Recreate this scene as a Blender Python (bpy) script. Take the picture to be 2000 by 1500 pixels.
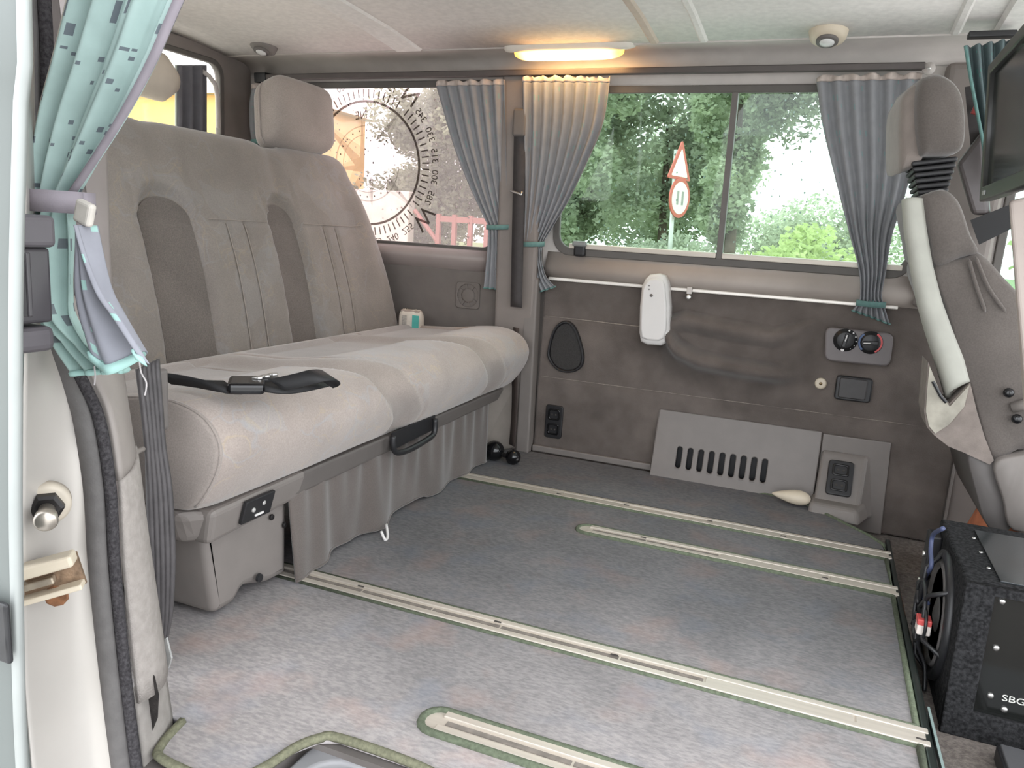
import bpy, bmesh, math, random
from mathutils import Vector, Matrix, noise
random.seed(7)
V = Vector
scn = bpy.context.scene
COL = scn.collection
for o in list(bpy.data.objects):
    bpy.data.objects.remove(o)

# ------------------------------------------------------------------ camera
F_PX, W_PX, H_PX = 1516.2, 2000, 1500
YAW, PITCH, ROLL = math.radians(-21.456), math.radians(10.969), math.radians(3.615)
CAM = V((0, 0, 0.74))
_f = V((math.sin(YAW)*math.cos(PITCH), math.cos(YAW)*math.cos(PITCH), -math.sin(PITCH)))
_r0 = V((math.cos(YAW), -math.sin(YAW), 0)); _u0 = _r0.cross(_f)
_r = _r0*math.cos(ROLL) + _u0*math.sin(ROLL); _u = _u0*math.cos(ROLL) - _r0*math.sin(ROLL)
cd = bpy.data.cameras.new('camera'); cam = bpy.data.objects.new('camera', cd); COL.objects.link(cam)
cd.sensor_width = 36; cd.lens = 36*F_PX/W_PX; cd.clip_start = 0.02; cd.clip_end = 500
_m = Matrix((_r, _u, -_f)).transposed().to_4x4(); _m.translation = CAM
cam.matrix_world = _m
scn.camera = cam

# ------------------------------------------------------------------ world, exposure
def lin(c):
    c /= 255.0
    return c/12.92 if c <= 0.04045 else ((c+0.055)/1.055)**2.4
def RGB(r, g, b): return (lin(r), lin(g), lin(b), 1)
world = bpy.data.worlds.new('overcast'); scn.world = world; world.use_nodes = True
wn = world.node_tree
bg = wn.nodes['Background']; bg.inputs[0].default_value = (0.93, 0.96, 1.0, 1); bg.inputs[1].default_value = 1.5
scn.view_settings.view_transform = 'Standard'; scn.view_settings.look = 'None'
scn.view_settings.gamma = 1; scn.view_settings.use_curve_mapping = False
scn.view_settings.exposure = 1.6

# ------------------------------------------------------------------ pixel rays onto planes of the place
def ray(x, y): return _r*((x-1000)/F_PX) - _u*((y-750)/F_PX) + _f
def PX(x, y, X): d = ray(x, y); return CAM + d*((X-CAM.x)/d.x)
def PY(x, y, Y): d = ray(x, y); return CAM + d*((Y-CAM.y)/d.y)
def PZ(x, y, z=0.0): d = ray(x, y); return CAM + d*((z-CAM.z)/d.z)
WP = V((0, 2.489, 0.60)); WV = V((0, -0.055, 0.65)).normalized(); WN = V((0, -WV.z, WV.y))   # upper side wall plane, WN points inwards
def PW(x, y, off=0.0):
    p0 = WP + WN*off; d = ray(x, y); return CAM + d*((p0-CAM).dot(WN)/d.dot(WN))
def W2(x, y, off=0.0):
    p = PW(x, y, off) - WP; return (p.x, p.dot(WV))
def wall3(u, v, off=0.0): return WP + V((u, 0, 0)) + WV*v + WN*off
WM_ARGS = (WP, (1, 0, 0), WV, WN)

# ------------------------------------------------------------------ materials
MATS = {}
def mat(name, rgb, rough=0.6, var=0.0, scale=40, bump=0.0, metal=0.0, rgb2=None, detail=6, bscale=None, stretch=None, spec=0.5, sheen=0, dist=0.002, var2=None):
    if name in MATS: return MATS[name]
    m = bpy.data.materials.new(name); m.use_nodes = True; t = m.node_tree; n = t.nodes; l = t.links
    b = n['Principled BSDF']; b.inputs['Roughness'].default_value = rough; b.inputs['Metallic'].default_value = metal
    b.inputs['Specular IOR Level'].default_value = spec
    if sheen: b.inputs['Sheen Weight'].default_value = sheen; b.inputs['Sheen Roughness'].default_value = 0.5
    c = RGB(*rgb); b.inputs['Base Color'].default_value = c
    tc = n.new('ShaderNodeTexCoord'); mp = n.new('ShaderNodeMapping'); l.new(tc.outputs['Object'], mp.inputs[0])
    if stretch: mp.inputs['Scale'].default_value = stretch
    if var or rgb2:
        nz = n.new('ShaderNodeTexNoise'); nz.inputs['Scale'].default_value = scale; nz.inputs['Detail'].default_value = detail
        l.new(mp.outputs[0], nz.inputs['Vector'])
        r = n.new('ShaderNodeValToRGB'); l.new(nz.outputs['Fac'], r.inputs[0])
        r.color_ramp.elements[0].position = 0.35; r.color_ramp.elements[1].position = 0.65
        c2 = RGB(*rgb2) if rgb2 else c
        k = 1-var; r.color_ramp.elements[0].color = (c[0]*k, c[1]*k, c[2]*k, 1)
        k = 1+var; r.color_ramp.elements[1].color = (min(1, c2[0]*k), min(1, c2[1]*k), min(1, c2[2]*k), 1)
        out = r.outputs[0]
        if var2:
            n2 = n.new('ShaderNodeTexNoise'); n2.inputs['Scale'].default_value = var2[0]; n2.inputs['Detail'].default_value = 3
            l.new(tc.outputs['Object'], n2.inputs['Vector'])
            r2 = n.new('ShaderNodeValToRGB'); l.new(n2.outputs['Fac'], r2.inputs[0]); k = var2[1]
            r2.color_ramp.elements[0].position = .35; r2.color_ramp.elements[1].position = .65
            r2.color_ramp.elements[0].color = (1-k, 1-k, 1-k, 1); r2.color_ramp.elements[1].color = (1, 1, 1, 1)
            mx = n.new('ShaderNodeMix'); mx.data_type = 'RGBA'; mx.blend_type = 'MULTIPLY'; mx.inputs[0].default_value = 1
            l.new(out, mx.inputs[6]); l.new(r2.outputs[0], mx.inputs[7]); out = mx.outputs[2]
        l.new(out, b.inputs['Base Color'])
    if bump:
        nb = n.new('ShaderNodeTexNoise'); nb.inputs['Scale'].default_value = bscale or scale*4; nb.inputs['Detail'].default_value = 4
        l.new(mp.outputs[0], nb.inputs['Vector'])
        bp = n.new('ShaderNodeBump'); bp.inputs['Strength'].default_value = bump; bp.inputs['Distance'].default_value = dist
        l.new(nb.outputs['Fac'], bp.inputs['Height']); l.new(bp.outputs[0], b.inputs['Normal'])
    MATS[name] = m; return m
def emis(name, rgb, strength):
    m = bpy.data.materials.new(name); m.use_nodes = True; b = m.node_tree.nodes['Principled BSDF']
    b.inputs['Base Color'].default_value = RGB(*rgb); b.inputs['Emission Color'].default_value = RGB(*rgb); b.inputs['Emission Strength'].default_value = strength
    return m
def glass(name, tint, refl=0.03, haze=0.0):
    m = bpy.data.materials.new(name); m.use_nodes = True; t = m.node_tree; n = t.nodes; l = t.links
    n.remove(n['Principled BSDF']); out = n['Material Output']
    tr = n.new('ShaderNodeBsdfTransparent'); tr.inputs[0].default_value = (*tint, 1)
    gl = n.new('ShaderNodeBsdfGlossy'); gl.inputs['Roughness'].default_value = 0.02
    mx = n.new('ShaderNodeMixShader'); mx.inputs[0].default_value = refl; l.new(tr.outputs[0], mx.inputs[1]); l.new(gl.outputs[0], mx.inputs[2])
    last = mx.outputs[0]
    if haze:
        tl = n.new('ShaderNodeBsdfTranslucent'); tl.inputs[0].default_value = (*tint, 1)
        m2 = n.new('ShaderNodeMixShader'); m2.inputs[0].default_value = haze; l.new(last, m2.inputs[1]); l.new(tl.outputs[0], m2.inputs[2]); last = m2.outputs[0]
    l.new(last, out.inputs[0]); return m

def velour(name, base, pat=0.0):
    m = mat(name, base, 0.95, 0.09, 7, 0.3, spec=0.15, sheen=0.35, bscale=420, detail=8, dist=0.0015)
    t = m.node_tree; n = t.nodes; l = t.links; b = n['Principled BSDF']
    src = b.inputs['Base Color'].links[0].from_socket
    tc = [x for x in n if x.type == 'TEX_COORD'][0]
    # fine pile speckle
    nz = n.new('ShaderNodeTexNoise'); nz.inputs['Scale'].default_value = 330; nz.inputs['Detail'].default_value = 2; l.new(tc.outputs['Object'], nz.inputs['Vector'])
    r = n.new('ShaderNodeMapRange'); r.inputs[1].default_value = .3; r.inputs[2].default_value = .7; r.inputs[3].default_value = .9; r.inputs[4].default_value = 1.1; l.new(nz.outputs['Fac'], r.inputs[0])
    mx = n.new('ShaderNodeMix'); mx.data_type = 'RGBA'; mx.blend_type = 'MULTIPLY'; mx.inputs[0].default_value = 1
    l.new(src, mx.inputs[6]); l.new(r.outputs[0], mx.inputs[7]); src = mx.outputs[2]
    if pat:
        # faded squiggle pattern: thin yellow and blue loops and pale blue patches
        ds = n.new('ShaderNodeTexNoise'); ds.inputs['Scale'].default_value = 9; l.new(tc.outputs['Object'], ds.inputs['Vector'])
        ad = n.new('ShaderNodeMix'); ad.data_type = 'VECTOR'; ad.inputs[0].default_value = 0.16
        l.new(tc.outputs['Object'], ad.inputs[4]); l.new(ds.outputs['Color'], ad.inputs[5])
        for sc, colr, wdt, k in ((15, (196, 172, 120), 0.035, 1.0), (11, (150, 165, 180), 0.04, 1.0)):
            vo = n.new('ShaderNodeTexVoronoi'); vo.feature = 'DISTANCE_TO_EDGE'; vo.inputs['Scale'].default_value = sc; l.new(ad.outputs[1], vo.inputs['Vector'])
            mr = n.new('ShaderNodeMapRange'); mr.inputs[1].default_value = 0; mr.inputs[2].default_value = wdt; mr.inputs[3].default_value = pat*k; mr.inputs[4].default_value = 0; l.new(vo.outputs['Distance'], mr.inputs[0])
            mk_ = n.new('ShaderNodeTexNoise'); mk_.inputs['Scale'].default_value = 6+sc*.2; l.new(tc.outputs['Object'], mk_.inputs['Vector'])
            ms = n.new('ShaderNodeMapRange'); ms.inputs[1].default_value = .48; ms.inputs[2].default_value = .56; l.new(mk_.outputs['Fac'], ms.inputs[0])
            mm = n.new('ShaderNodeMath'); mm.operation = 'MULTIPLY'; l.new(mr.outputs[0], mm.inputs[0]); l.new(ms.outputs[0], mm.inputs[1])
            x = n.new('ShaderNodeMix'); x.data_type = 'RGBA'; l.new(mm.outputs[0], x.inputs[0]); l.new(src, x.inputs[6]); x.inputs[7].default_value = RGB(*colr); src = x.outputs[2]
        v2 = n.new('ShaderNodeTexVoronoi'); v2.inputs['Scale'].default_value = 13; l.new(ad.outputs[1], v2.inputs['Vector'])
        sp = n.new('ShaderNodeSeparateColor'); l.new(v2.outputs['Color'], sp.inputs[0])
        g = n.new('ShaderNodeMapRange'); g.inputs[1].default_value = .78; g.inputs[2].default_value = .82; g.inputs[4].default_value = pat*.7; l.new(sp.outputs[0], g.inputs[0])
        x = n.new('ShaderNodeMix'); x.data_type = 'RGBA'; l.new(g.outputs[0], x.inputs[0]); l.new(src, x.inputs[6]); x.inputs[7].default_value = RGB(160, 168, 176); src = x.outputs[2]
    l.new(src, b.inputs['Base Color'])
    return m

def curtain_mat(name, base, square, nu, nv, dens=0.16, rough=0.85):
    """woven cloth with scattered little squares (UV space of the cloth)"""
    m = mat(name, base, rough, 0.06, 30, 0.15, bscale=900, spec=0.2, dist=0.0006)
    t = m.node_tree; n = t.nodes; l = t.links; b = n['Principled BSDF']; src = b.inputs['Base Color'].links[0].from_socket
    uv = n.new('ShaderNodeUVMap'); mp = n.new('ShaderNodeMapping'); mp.inputs['Scale'].default_value = (nu, nv, 1); l.new(uv.outputs[0], mp.inputs[0])
    fl = n.new('ShaderNodeVectorMath'); fl.operation = 'FLOOR'; l.new(mp.outputs[0], fl.inputs[0])
    fr = n.new('ShaderNodeVectorMath'); fr.operation = 'FRACTION'; l.new(mp.outputs[0], fr.inputs[0])
    wn_ = n.new('ShaderNodeTexWhiteNoise'); wn_.noise_dimensions = '2D'; l.new(fl.outputs[0], wn_.inputs['Vector'])
    lt = n.new('ShaderNodeMath'); lt.operation = 'LESS_THAN'; lt.inputs[1].default_value = dens; l.new(wn_.outputs['Value'], lt.inputs[0])
    sx = n.new('ShaderNodeSeparateXYZ'); l.new(fr.outputs[0], sx.inputs[0])
    last = lt.outputs[0]
    sc = n.new('ShaderNodeSeparateColor'); l.new(wn_.outputs['Color'], sc.inputs[0])
    mr = n.new('ShaderNodeMapRange'); mr.inputs[3].default_value = .35; mr.inputs[4].default_value = .85; l.new(sc.outputs[1], mr.inputs[0])
    for k in (0, 1):
        q = n.new('ShaderNodeMath'); q.operation = 'LESS_THAN'; l.new(sx.outputs[k], q.inputs[0]); l.new(mr.outputs[0], q.inputs[1])
        mu = n.new('ShaderNodeMath'); mu.operation = 'MULTIPLY'; l.new(last, mu.inputs[0]); l.new(q.outputs[0], mu.inputs[1]); last = mu.outputs[0]
    x = n.new('ShaderNodeMix'); x.data_type = 'RGBA'; l.new(last, x.inputs[0]); l.new(src, x.inputs[6]); x.inputs[7].default_value = RGB(*square)
    l.new(x.outputs[2], b.inputs['Base Color']); return m

# ------------------------------------------------------------------ mesh helpers
def finish(name, me, m, parent, smooth):
    c = V((0, 0, 0))
    if me.vertices:
        lo = V((1e9,)*3); hi = V((-1e9,)*3)
        for v in me.vertices:
            for k in range(3): lo[k] = min(lo[k], v.co[k]); hi[k] = max(hi[k], v.co[k])
        c = (lo+hi)/2; me.transform(Matrix.Translation(-c))
    if smooth:
        for p in me.polygons: p.use_smooth = True
    o = bpy.data.objects.new(name, me); COL.objects.link(o)
    for mm in (m if isinstance(m, (list, tuple)) else [m]): me.materials.append(mm)
    if parent:
        o.parent = parent
        base = V((0, 0, 0)); q = parent
        while q: base += q.location; q = q.parent
        o.location = c - base
    else: o.location = c
    return o
def mk(name, vs, fs, m, parent=None, smooth=False, sol=0, bev=0, sub=0, fix=True, solmat=0):
    me = bpy.data.meshes.new(name); me.from_pydata([tuple(v) for v in vs], [], fs)
    if fix:
        b = bmesh.new(); b.from_mesh(me); bmesh.ops.recalc_face_normals(b, faces=b.faces); b.to_mesh(me); b.free()
    o = finish(name, me, m, parent, smooth)
    if sol: s = o.modifiers.new('s', 'SOLIDIFY'); s.thickness = sol; s.offset = 0; s.material_offset = solmat
    if bev: bv = o.modifiers.new('b', 'BEVEL'); bv.width = bev; bv.segments = 3; bv.limit_method = 'ANGLE'
    if sub: sb = o.modifiers.new('u', 'SUBSURF'); sb.levels = sub; sb.render_levels = sub
    return o
def merge(parts):
    vs, fs = [], []
    for a, b in parts:
        k = len(vs); vs += [V(v) for v in a]; fs += [tuple(i+k for i in f) for f in b]
    return vs, fs
def box(c, s, R=None):
    c = V(c); vs = []
    for dx in (-.5, .5):
        for dy in (-.5, .5):
            for dz in (-.5, .5):
                p = V((dx*s[0], dy*s[1], dz*s[2])); vs.append(c + (R @ p if R else p))
    return vs, [(0, 1, 3, 2), (4, 6, 7, 5), (0, 4, 5, 1), (2, 3, 7, 6), (0, 2, 6, 4), (1, 5, 7, 3)]
def hexa(b4, t4):
    return [V(p) for p in b4]+[V(p) for p in t4], [(0, 3, 2, 1), (4, 5, 6, 7), (0, 1, 5, 4), (1, 2, 6, 5), (2, 3, 7, 6), (3, 0, 4, 7)]
def frame_of(d, up=V((0, 0, 1))):
    d = d.normalized()
    if abs(d.dot(up)) > .98: up = V((1, 0, 0))
    a = d.cross(up).normalized(); return a, a.cross(d).normalized()
def tube(pts, r, n=8, closed=False, flat=1.0):
    pts = [V(p) for p in pts]; vs, fs = [], []; N = len(pts); pa = None
    for i, p in enumerate(pts):
        d = (pts[(i+1) % N]-pts[i-1]) if closed else pts[min(i+1, N-1)]-pts[max(i-1, 0)]
        if pa is None: a, b = frame_of(d)
        else:
            dn = d.normalized(); a = (pa - dn*pa.dot(dn)).normalized(); b = a.cross(dn)
        pa = a; rr = r[i] if isinstance(r, (list, tuple)) else r
        for k in range(n):
            t = 2*math.pi*k/n; vs.append(p + a*(math.cos(t)*rr) + b*(math.sin(t)*rr*flat))
    for i in range(N if closed else N-1):
        j = (i+1) % N
        for k in range(n): fs.append((i*n+k, i*n+(k+1) % n, j*n+(k+1) % n, j*n+k))
    if not closed: fs.append(tuple(range(n))); fs.append(tuple((N-1)*n+k for k in reversed(range(n))))
    return vs, fs
def lathe(prof, c, axis=V((0, 0, 1)), n=24):
    """prof: (radius, height along axis)"""
    a, b = frame_of(V(axis)); ax = V(axis).normalized(); c = V(c); vs, fs = [], []
    for r, h in prof:
        for k in range(n):
            t = 2*math.pi*k/n; vs.append(c + ax*h + (a*math.cos(t)+b*math.sin(t))*max(r, 1e-5))
    for i in range(len(prof)-1):
        for k in range(n): fs.append((i*n+k, i*n+(k+1) % n, (i+1)*n+(k+1) % n, (i+1)*n+k))
    fs.append(tuple(range(n))); fs.append(tuple((len(prof)-1)*n+k for k in reversed(range(n))))
    return vs, fs
def gridf(fn, nu, nv, closeu=False):
    vs = [fn(i/(nu if closeu else nu-1), j/(nv-1)) for j in range(nv) for i in range(nu)]; fs = []
    for j in range(nv-1):
        for i in range(nu if closeu else nu-1):
            k = (i+1) % nu; fs.append((j*nu+i, j*nu+k, (j+1)*nu+k, (j+1)*nu+i))
    return vs, fs
def ribbon(A, B):
    """faces between two polylines"""
    n = len(A); return [V(p) for p in A]+[V(p) for p in B], [(i, i+1, n+i+1, n+i) for i in range(n-1)]
def rrect(x0, y0, x1, y1, r, n=5):
    out = []
    for cx, cy, a0 in ((x1-r, y1-r, 0), (x0+r, y1-r, 90), (x0+r, y0+r, 180), (x1-r, y0+r, 270)):
        for k in range(n+1):
            t = math.radians(a0+90*k/n); out.append((cx+r*math.cos(t), cy+r*math.sin(t)))
    return out
def roundpoly(pts, r, n=4):
    out = []; N = len(pts)
    for i in range(N):
        p = V((*pts[i], 0)); a = V((*pts[i-1], 0)); b = V((*pts[(i+1) % N], 0))
        da = (a-p); db = (b-p); k = min(r, da.length*.45, db.length*.45); A = p+da.normalized()*k; B = p+db.normalized()*k
        for j in range(n+1):
            t = j/n; q = A*(1-t)**2+p*2*t*(1-t)+B*t*t; out.append((q.x, q.y))
    return out
def plate_mesh(outer, holes, depth, bevel, M):
    cu = bpy.data.curves.new('c', 'CURVE'); cu.dimensions = '2D'; cu.fill_mode = 'BOTH'; cu.extrude = max(depth/2-bevel, 1e-5); cu.bevel_depth = bevel; cu.bevel_resolution = 2; cu.offset = -bevel
    for lp in [outer]+list(holes):
        s = cu.splines.new('POLY'); s.points.add(len(lp)-1); s.use_cyclic_u = True
        for p, q in zip(s.points, lp): p.co = (q[0], q[1], 0, 1)
    o = bpy.data.objects.new('c', cu); COL.objects.link(o)
    dg = bpy.context.evaluated_depsgraph_get(); dg.update()
    me = bpy.data.meshes.new_from_object(o.evaluated_get(dg)); bpy.data.objects.remove(o); bpy.data.curves.remove(cu)
    me.materials.clear(); me.transform(M)
    if M.determinant() < 0: me.flip_normals()
    return me
def plate(name, outer, holes, depth, bevel, M, m, parent=None, smooth=False):
    return finish(name, plate_mesh(outer, holes, depth, bevel, M), m, parent, smooth)
def mtx(o, U, Vv, N):
    M = Matrix.Identity(4)
    for k, a in enumerate((V(U).normalized(), V(Vv).normalized(), V(N).normalized())):
        for i in range(3): M[i][k] = a[i]
    M.translation = V(o); return M
M_FLOOR = Matrix.Identity(4)
def MY(Y): return mtx((0, Y, 0), (1, 0, 0), (0, 0, 1), (0, -1, 0))      # (x, z) drawing on a wall at Y, +depth towards the room
def MXp(X): return mtx((X, 0, 0), (0, 1, 0), (0, 0, 1), (1, 0, 0))      # (y, z) drawing at X
def text_mesh(s, size, M, depth=0.0006):
    cu = bpy.data.curves.new('t', 'FONT'); cu.body = s; cu.size = size; cu.extrude = depth; cu.align_x = 'CENTER'; cu.align_y = 'CENTER'
    o = bpy.data.objects.new('t', cu); COL.objects.link(o)
    dg = bpy.context.evaluated_depsgraph_get(); dg.update()
    me = bpy.data.meshes.new_from_object(o.evaluated_get(dg)); bpy.data.objects.remove(o); bpy.data.curves.remove(cu)
    me.materials.clear(); me.transform(M); return me
def empty(name, loc, label=None, cat=None, group=None):
    e = bpy.data.objects.new(name, None); COL.objects.link(e); e.location = V(loc); e.empty_display_size = .05
    if label: tag(e, label, cat, group)
    return e
def tag(o, label, cat, group=None):
    o['label'] = label; o['category'] = cat
    if group: o['group'] = group
    return o
def struct(o): o['kind'] = 'structure'; return o
def smoothstep(a, b, x):
    t = max(0, min(1, (x-a)/(b-a))); return t*t*(3-2*t)
def lerp(a, b, t): return a+(b-a)*t
def poly(pts, t):
    """point at fraction t on a polyline given as list of (t, Vector)"""
    for (t0, a), (t1, b) in zip(pts, pts[1:]):
        if t <= t1: return a.lerp(b, (t-t0)/(t1-t0)) if t1 > t0 else a
    return pts[-1][1]
def catmull(P, n=6):
    P = [V(p) for p in P]; out = []
    for i in range(len(P)-1):
        p0 = P[max(i-1, 0)]; p1 = P[i]; p2 = P[i+1]; p3 = P[min(i+2, len(P)-1)]
        for k in range(n):
            t = k/n; out.append(0.5*((2*p1)+(p2-p0)*t+(2*p0-5*p1+4*p2-p3)*t*t+(3*p1-p0-3*p2+p3)*t**3))
    out.append(P[-1]); return out
WM = mtx(*WM_ARGS)

# ------------------------------------------------------------------ material library
m_head = mat('headliner', (232, 228, 224), 0.95, 0.05, 60, 0.25, spec=0.1, bscale=260)
m_cove = mat('grey_trim', (196, 190, 185), 0.75, 0.05, 14, 0.12, spec=0.3, bscale=300)
m_plast = mat('grey_plastic', (122, 116, 112), 0.5, 0.04, 18, 0.15, spec=0.4, bscale=500, dist=0.0006)
m_plast_d = mat('dark_grey_plastic', (98, 93, 90), 0.5, 0.05, 20, 0.15, bscale=500, dist=0.0006)
m_pillar = mat('pillar_trim', (128, 120, 115), 0.6, 0.05, 12, 0.1, bscale=400)
m_brown = mat('brown_carpet_lining', (106, 98, 93), 0.98, 0.16, 12, 0.6, spec=0.05, sheen=0.25, bscale=380, detail=9, var2=(4, .25))
m_black = mat('black_plastic', (34, 34, 36), 0.42, 0.05, 30, 0.05)
m_blackg = mat('black_gloss', (20, 20, 22), 0.12)
m_rubber = mat('black_rubber', (92, 89, 88), 0.7, 0.1, 60, 0.3)
m_fuzz = mat('fuzzy_seal', (66, 64, 66), 1.0, 0.35, 260, 0.8, bscale=500, spec=0.05)
m_alu = mat('aluminium_rail', (196, 188, 177), 0.45, 0.07, 25, 0.05, metal=0.35, stretch=(.2, 3, 3))
m_aludark = mat('slot_shadow_dirt', (62, 58, 55), 0.8, 0.2, 60)
m_chrome = mat('steel', (205, 203, 200), 0.28, 0.05, 40, metal=0.9)
m_white = mat('white_plastic', (214, 211, 208), 0.35, 0.01, 20)
m_cream = mat('cream_plastic', (204, 192, 172), 0.45, 0.03, 30)
m_silver = mat('silver_paint', (192, 187, 181), 0.35, 0.05, 5, metal=0.25, var2=(3, .08))
m_bodyedge = mat('body_edge_paint', (112, 117, 115), 0.35, 0.04, 6, metal=0.2)
m_rust = mat('rust', (128, 88, 60), 0.9, 0.4, 80, 0.5)
m_felt = mat('grey_felt', (150, 144, 139), 1.0, 0.08, 90, 0.5, spec=0.05, bscale=420)
m_vinyl = mat('grey_vinyl', (140, 133, 128), 0.55, 0.04, 30, 0.12, bscale=600)
m_vel = velour('seat_velour', (148, 139, 133), 0.0)
m_velp = velour('seat_velour_pattern', (160, 149, 142), 0.22)
m_vels = velour('skirt_velour', (94, 87, 83), 0.0)
m_cov = velour('seat_cover_velour', (94, 88, 84), 0.0)
m_web = mat('black_webbing', (26, 26, 28), 0.55, 0.15, 200, 0.3, stretch=(1, 1, 6))
m_webg = mat('grey_webbing', (72, 69, 70), 0.6, 0.2, 30, 0.3, bscale=200)
m_screw = mat('dark_screw', (48, 46, 46), 0.4, metal=0.6)
m_bind = mat('green_binding', (92, 100, 82), 0.95, 0.2, 160, 0.6, bscale=500)
m_bindo = mat('olive_binding', (110, 110, 90), 0.95, 0.2, 160, 0.6, bscale=500)
m_dgreen = mat('dark_edge_trim', (30, 36, 34), 0.3, 0.15, 40)

# flecked floor carpet: streaky grey, pinkish and bluish fibres, door daylight painted in as a paler near end
m_carp = mat('floor_carpet', (110, 110, 112), 1.0, 0.075, 80, 0.3, spec=0.05, rgb2=(120, 119, 120), bscale=300, stretch=(1.0, 2.6, 1.0), detail=8, var2=(5, .14))
def carpet_tint():
    t = m_carp.node_tree; n = t.nodes; l = t.links; b = n['Principled BSDF']; src = b.inputs['Base Color'].links[0].from_socket
    ge = n.new('ShaderNodeNewGeometry')
    for sc, c, k in ((7, (140, 118, 110), .35), (8.3, (100, 108, 120), .35)):
        nz = n.new('ShaderNodeTexNoise'); nz.inputs['Scale'].default_value = sc; nz.inputs['Detail'].default_value = 7; l.new(ge.outputs['Position'], nz.inputs['Vector'])
        mr = n.new('ShaderNodeMapRange'); mr.inputs[1].default_value = .54; mr.inputs[2].default_value = .72; mr.inputs[4].default_value = k; l.new(nz.outputs['Fac'], mr.inputs[0])
        x = n.new('ShaderNodeMix'); x.data_type = 'RGBA'; l.new(mr.outputs[0], x.inputs[0]); l.new(src, x.inputs[6]); x.inputs[7].default_value = RGB(*c); src = x.outputs[2]
    # doorway daylight painted into the pile: paler towards the door, ragged edge
    nz = n.new('ShaderNodeTexNoise'); nz.inputs['Scale'].default_value = 2.4; nz.inputs['Detail'].default_value = 5; l.new(ge.outputs['Position'], nz.inputs['Vector'])
    sx = n.new('ShaderNodeSeparateXYZ'); l.new(ge.outputs['Position'], sx.inputs[0])
    a = n.new('ShaderNodeMath'); a.operation = 'MULTIPLY_ADD'; a.inputs[1].default_value = .9; l.new(nz.outputs['Fac'], a.inputs[0]); l.new(sx.outputs[1], a.inputs[2])
    mr = n.new('ShaderNodeMapRange'); mr.inputs[1].default_value = 1.30; mr.inputs[2].default_value = 2.0; mr.inputs[3].default_value = .80; mr.inputs[4].default_value = 0; l.new(a.outputs[0], mr.inputs[0])
    x = n.new('ShaderNodeMix'); x.data_type = 'RGBA'; l.new(mr.outputs[0], x.inputs[0]); l.new(src, x.inputs[6])
    ml = n.new('ShaderNodeVectorMath'); ml.operation = 'MULTIPLY'; ml.inputs[1].default_value = (2.55, 2.38, 2.28); l.new(src, ml.inputs[0]); l.new(ml.outputs[0], x.inputs[7]); src = x.outputs[2]
    l.new(src, b.inputs['Base Color'])
carpet_tint()
m_cab = mat('cab_floor_carpet', (112, 105, 100), 1.0, 0.25, 120, 0.8, spec=0.05, bscale=380)

# ================================================================== SETTING
ZB = -0.08   # base floor, the carpeted platform lies 8 cm higher
flo = struct(plate('floor', [(-2.12, .60), (1.3, .60), (1.3, 2.52), (-2.12, 2.52)], [], .04, 0, Matrix.Translation((0, 0, ZB-.02)), m_cab))
# ---- upper side wall with its window openings (leaning inwards)
w1 = [W2(1163, 178), W2(1800, 176), W2(1790, 531), W2(1125, 503), W2(1092, 470), W2(1110, 400)]
def wrect(x0, x1, v0, v1, r=.05): return rrect(x0, v0, x1, v1, r)
U1L, U1R, V1B, V1T = -0.845, 0.205, 0.093, 0.592
U2L, U2R, V2B, V2T = -1.93, -1.065, 0.075, 0.615
U4L, U4R = 0.42, 1.12
wall = struct(plate('wall_back', [(-2.10, -.02), (1.25, -.02), (1.25, .69), (-2.10, .69)],
     [wrect(U1L, U1R, V1B, V1T, .045), wrect(U2L, U2R, V2B, V2T, .04), wrect(U4L, U4R, .04, .56, .05)], .022, .004, WM @ Matrix.Translation((0, 0, -.011)), m_cove))
# lower outer wall below the window line
low = mk('lower_wall', *box((-.43, 2.525, .26), (3.36, .03, .70)), m_pillar, wall)
# window sill moulding between the bright strip and the glass
prof = [(2.494, .598), (2.468, .612), (2.458, .632), (2.464, .655), (2.474, .672), (2.480, .688)]
for nm, xa, xb, mm in (('sill', -.875, .40, mat('sill_front', (166, 156, 148), .55, .04, 12)), ('sill', -2.02, -1.00, mat('sill_trim', (150, 139, 135), .5, .04, 12))):
    pts = prof if xa > -1 else [(2.49, .60), (2.468, .615), (2.450, .635), (2.446, .650), (2.460, .668), (2.478, .676)]
    sm = catmull([V((0, a, b)) for a, b in pts], 4)
    mk(nm, *ribbon([V((xa, p.y, p.z)) for p in sm], [V((xb, p.y, p.z)) for p in sm]), mm, wall, True, sol=.004)
# rear side lower trim beside the bench back
rt = plate('rear_side_trim', rrect(-2.05, .05, -1.03, .605, .01), [], .03, .006, MY(2.495), mat('rear_trim_grey', (112, 105, 100), .7, .05, 20, .15, bscale=350), wall)
# pillar between the windows, down to the floor
mk('pillar', *hexa([(-1.03, 2.44, ZB+.08), (-.885, 2.44, ZB+.08), (-.885, 2.51, ZB+.08), (-1.03, 2.51, ZB+.08)],
                   [(-1.045, 2.40, 1.24), (-.90, 2.40, 1.24), (-.90, 2.47, 1.24), (-1.045, 2.47, 1.24)]), m_pillar, wall, bev=.012)
mk('pillar_edge', *hexa([(-.925, 2.425, 0.0), (-.878, 2.425, 0.0), (-.878, 2.46, 0.0), (-.925, 2.46, 0.0)],
                   [(-.93, 2.425, .60), (-.885, 2.425, .60), (-.885, 2.46, .60), (-.93, 2.46, .60)]), m_plast, wall, bev=.006)
# front pillar behind the driver
mk('front_pillar', *hexa([(.225, 2.45, .605), (.40, 2.45, .605), (.40, 2.50, .605), (.225, 2.50, .605)], [(.215, 2.405, 1.25), (.40, 2.405, 1.25), (.40, 2.47, 1.25), (.215, 2.47, 1.25)]), m_pillar, wall, bev=.02)
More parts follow.
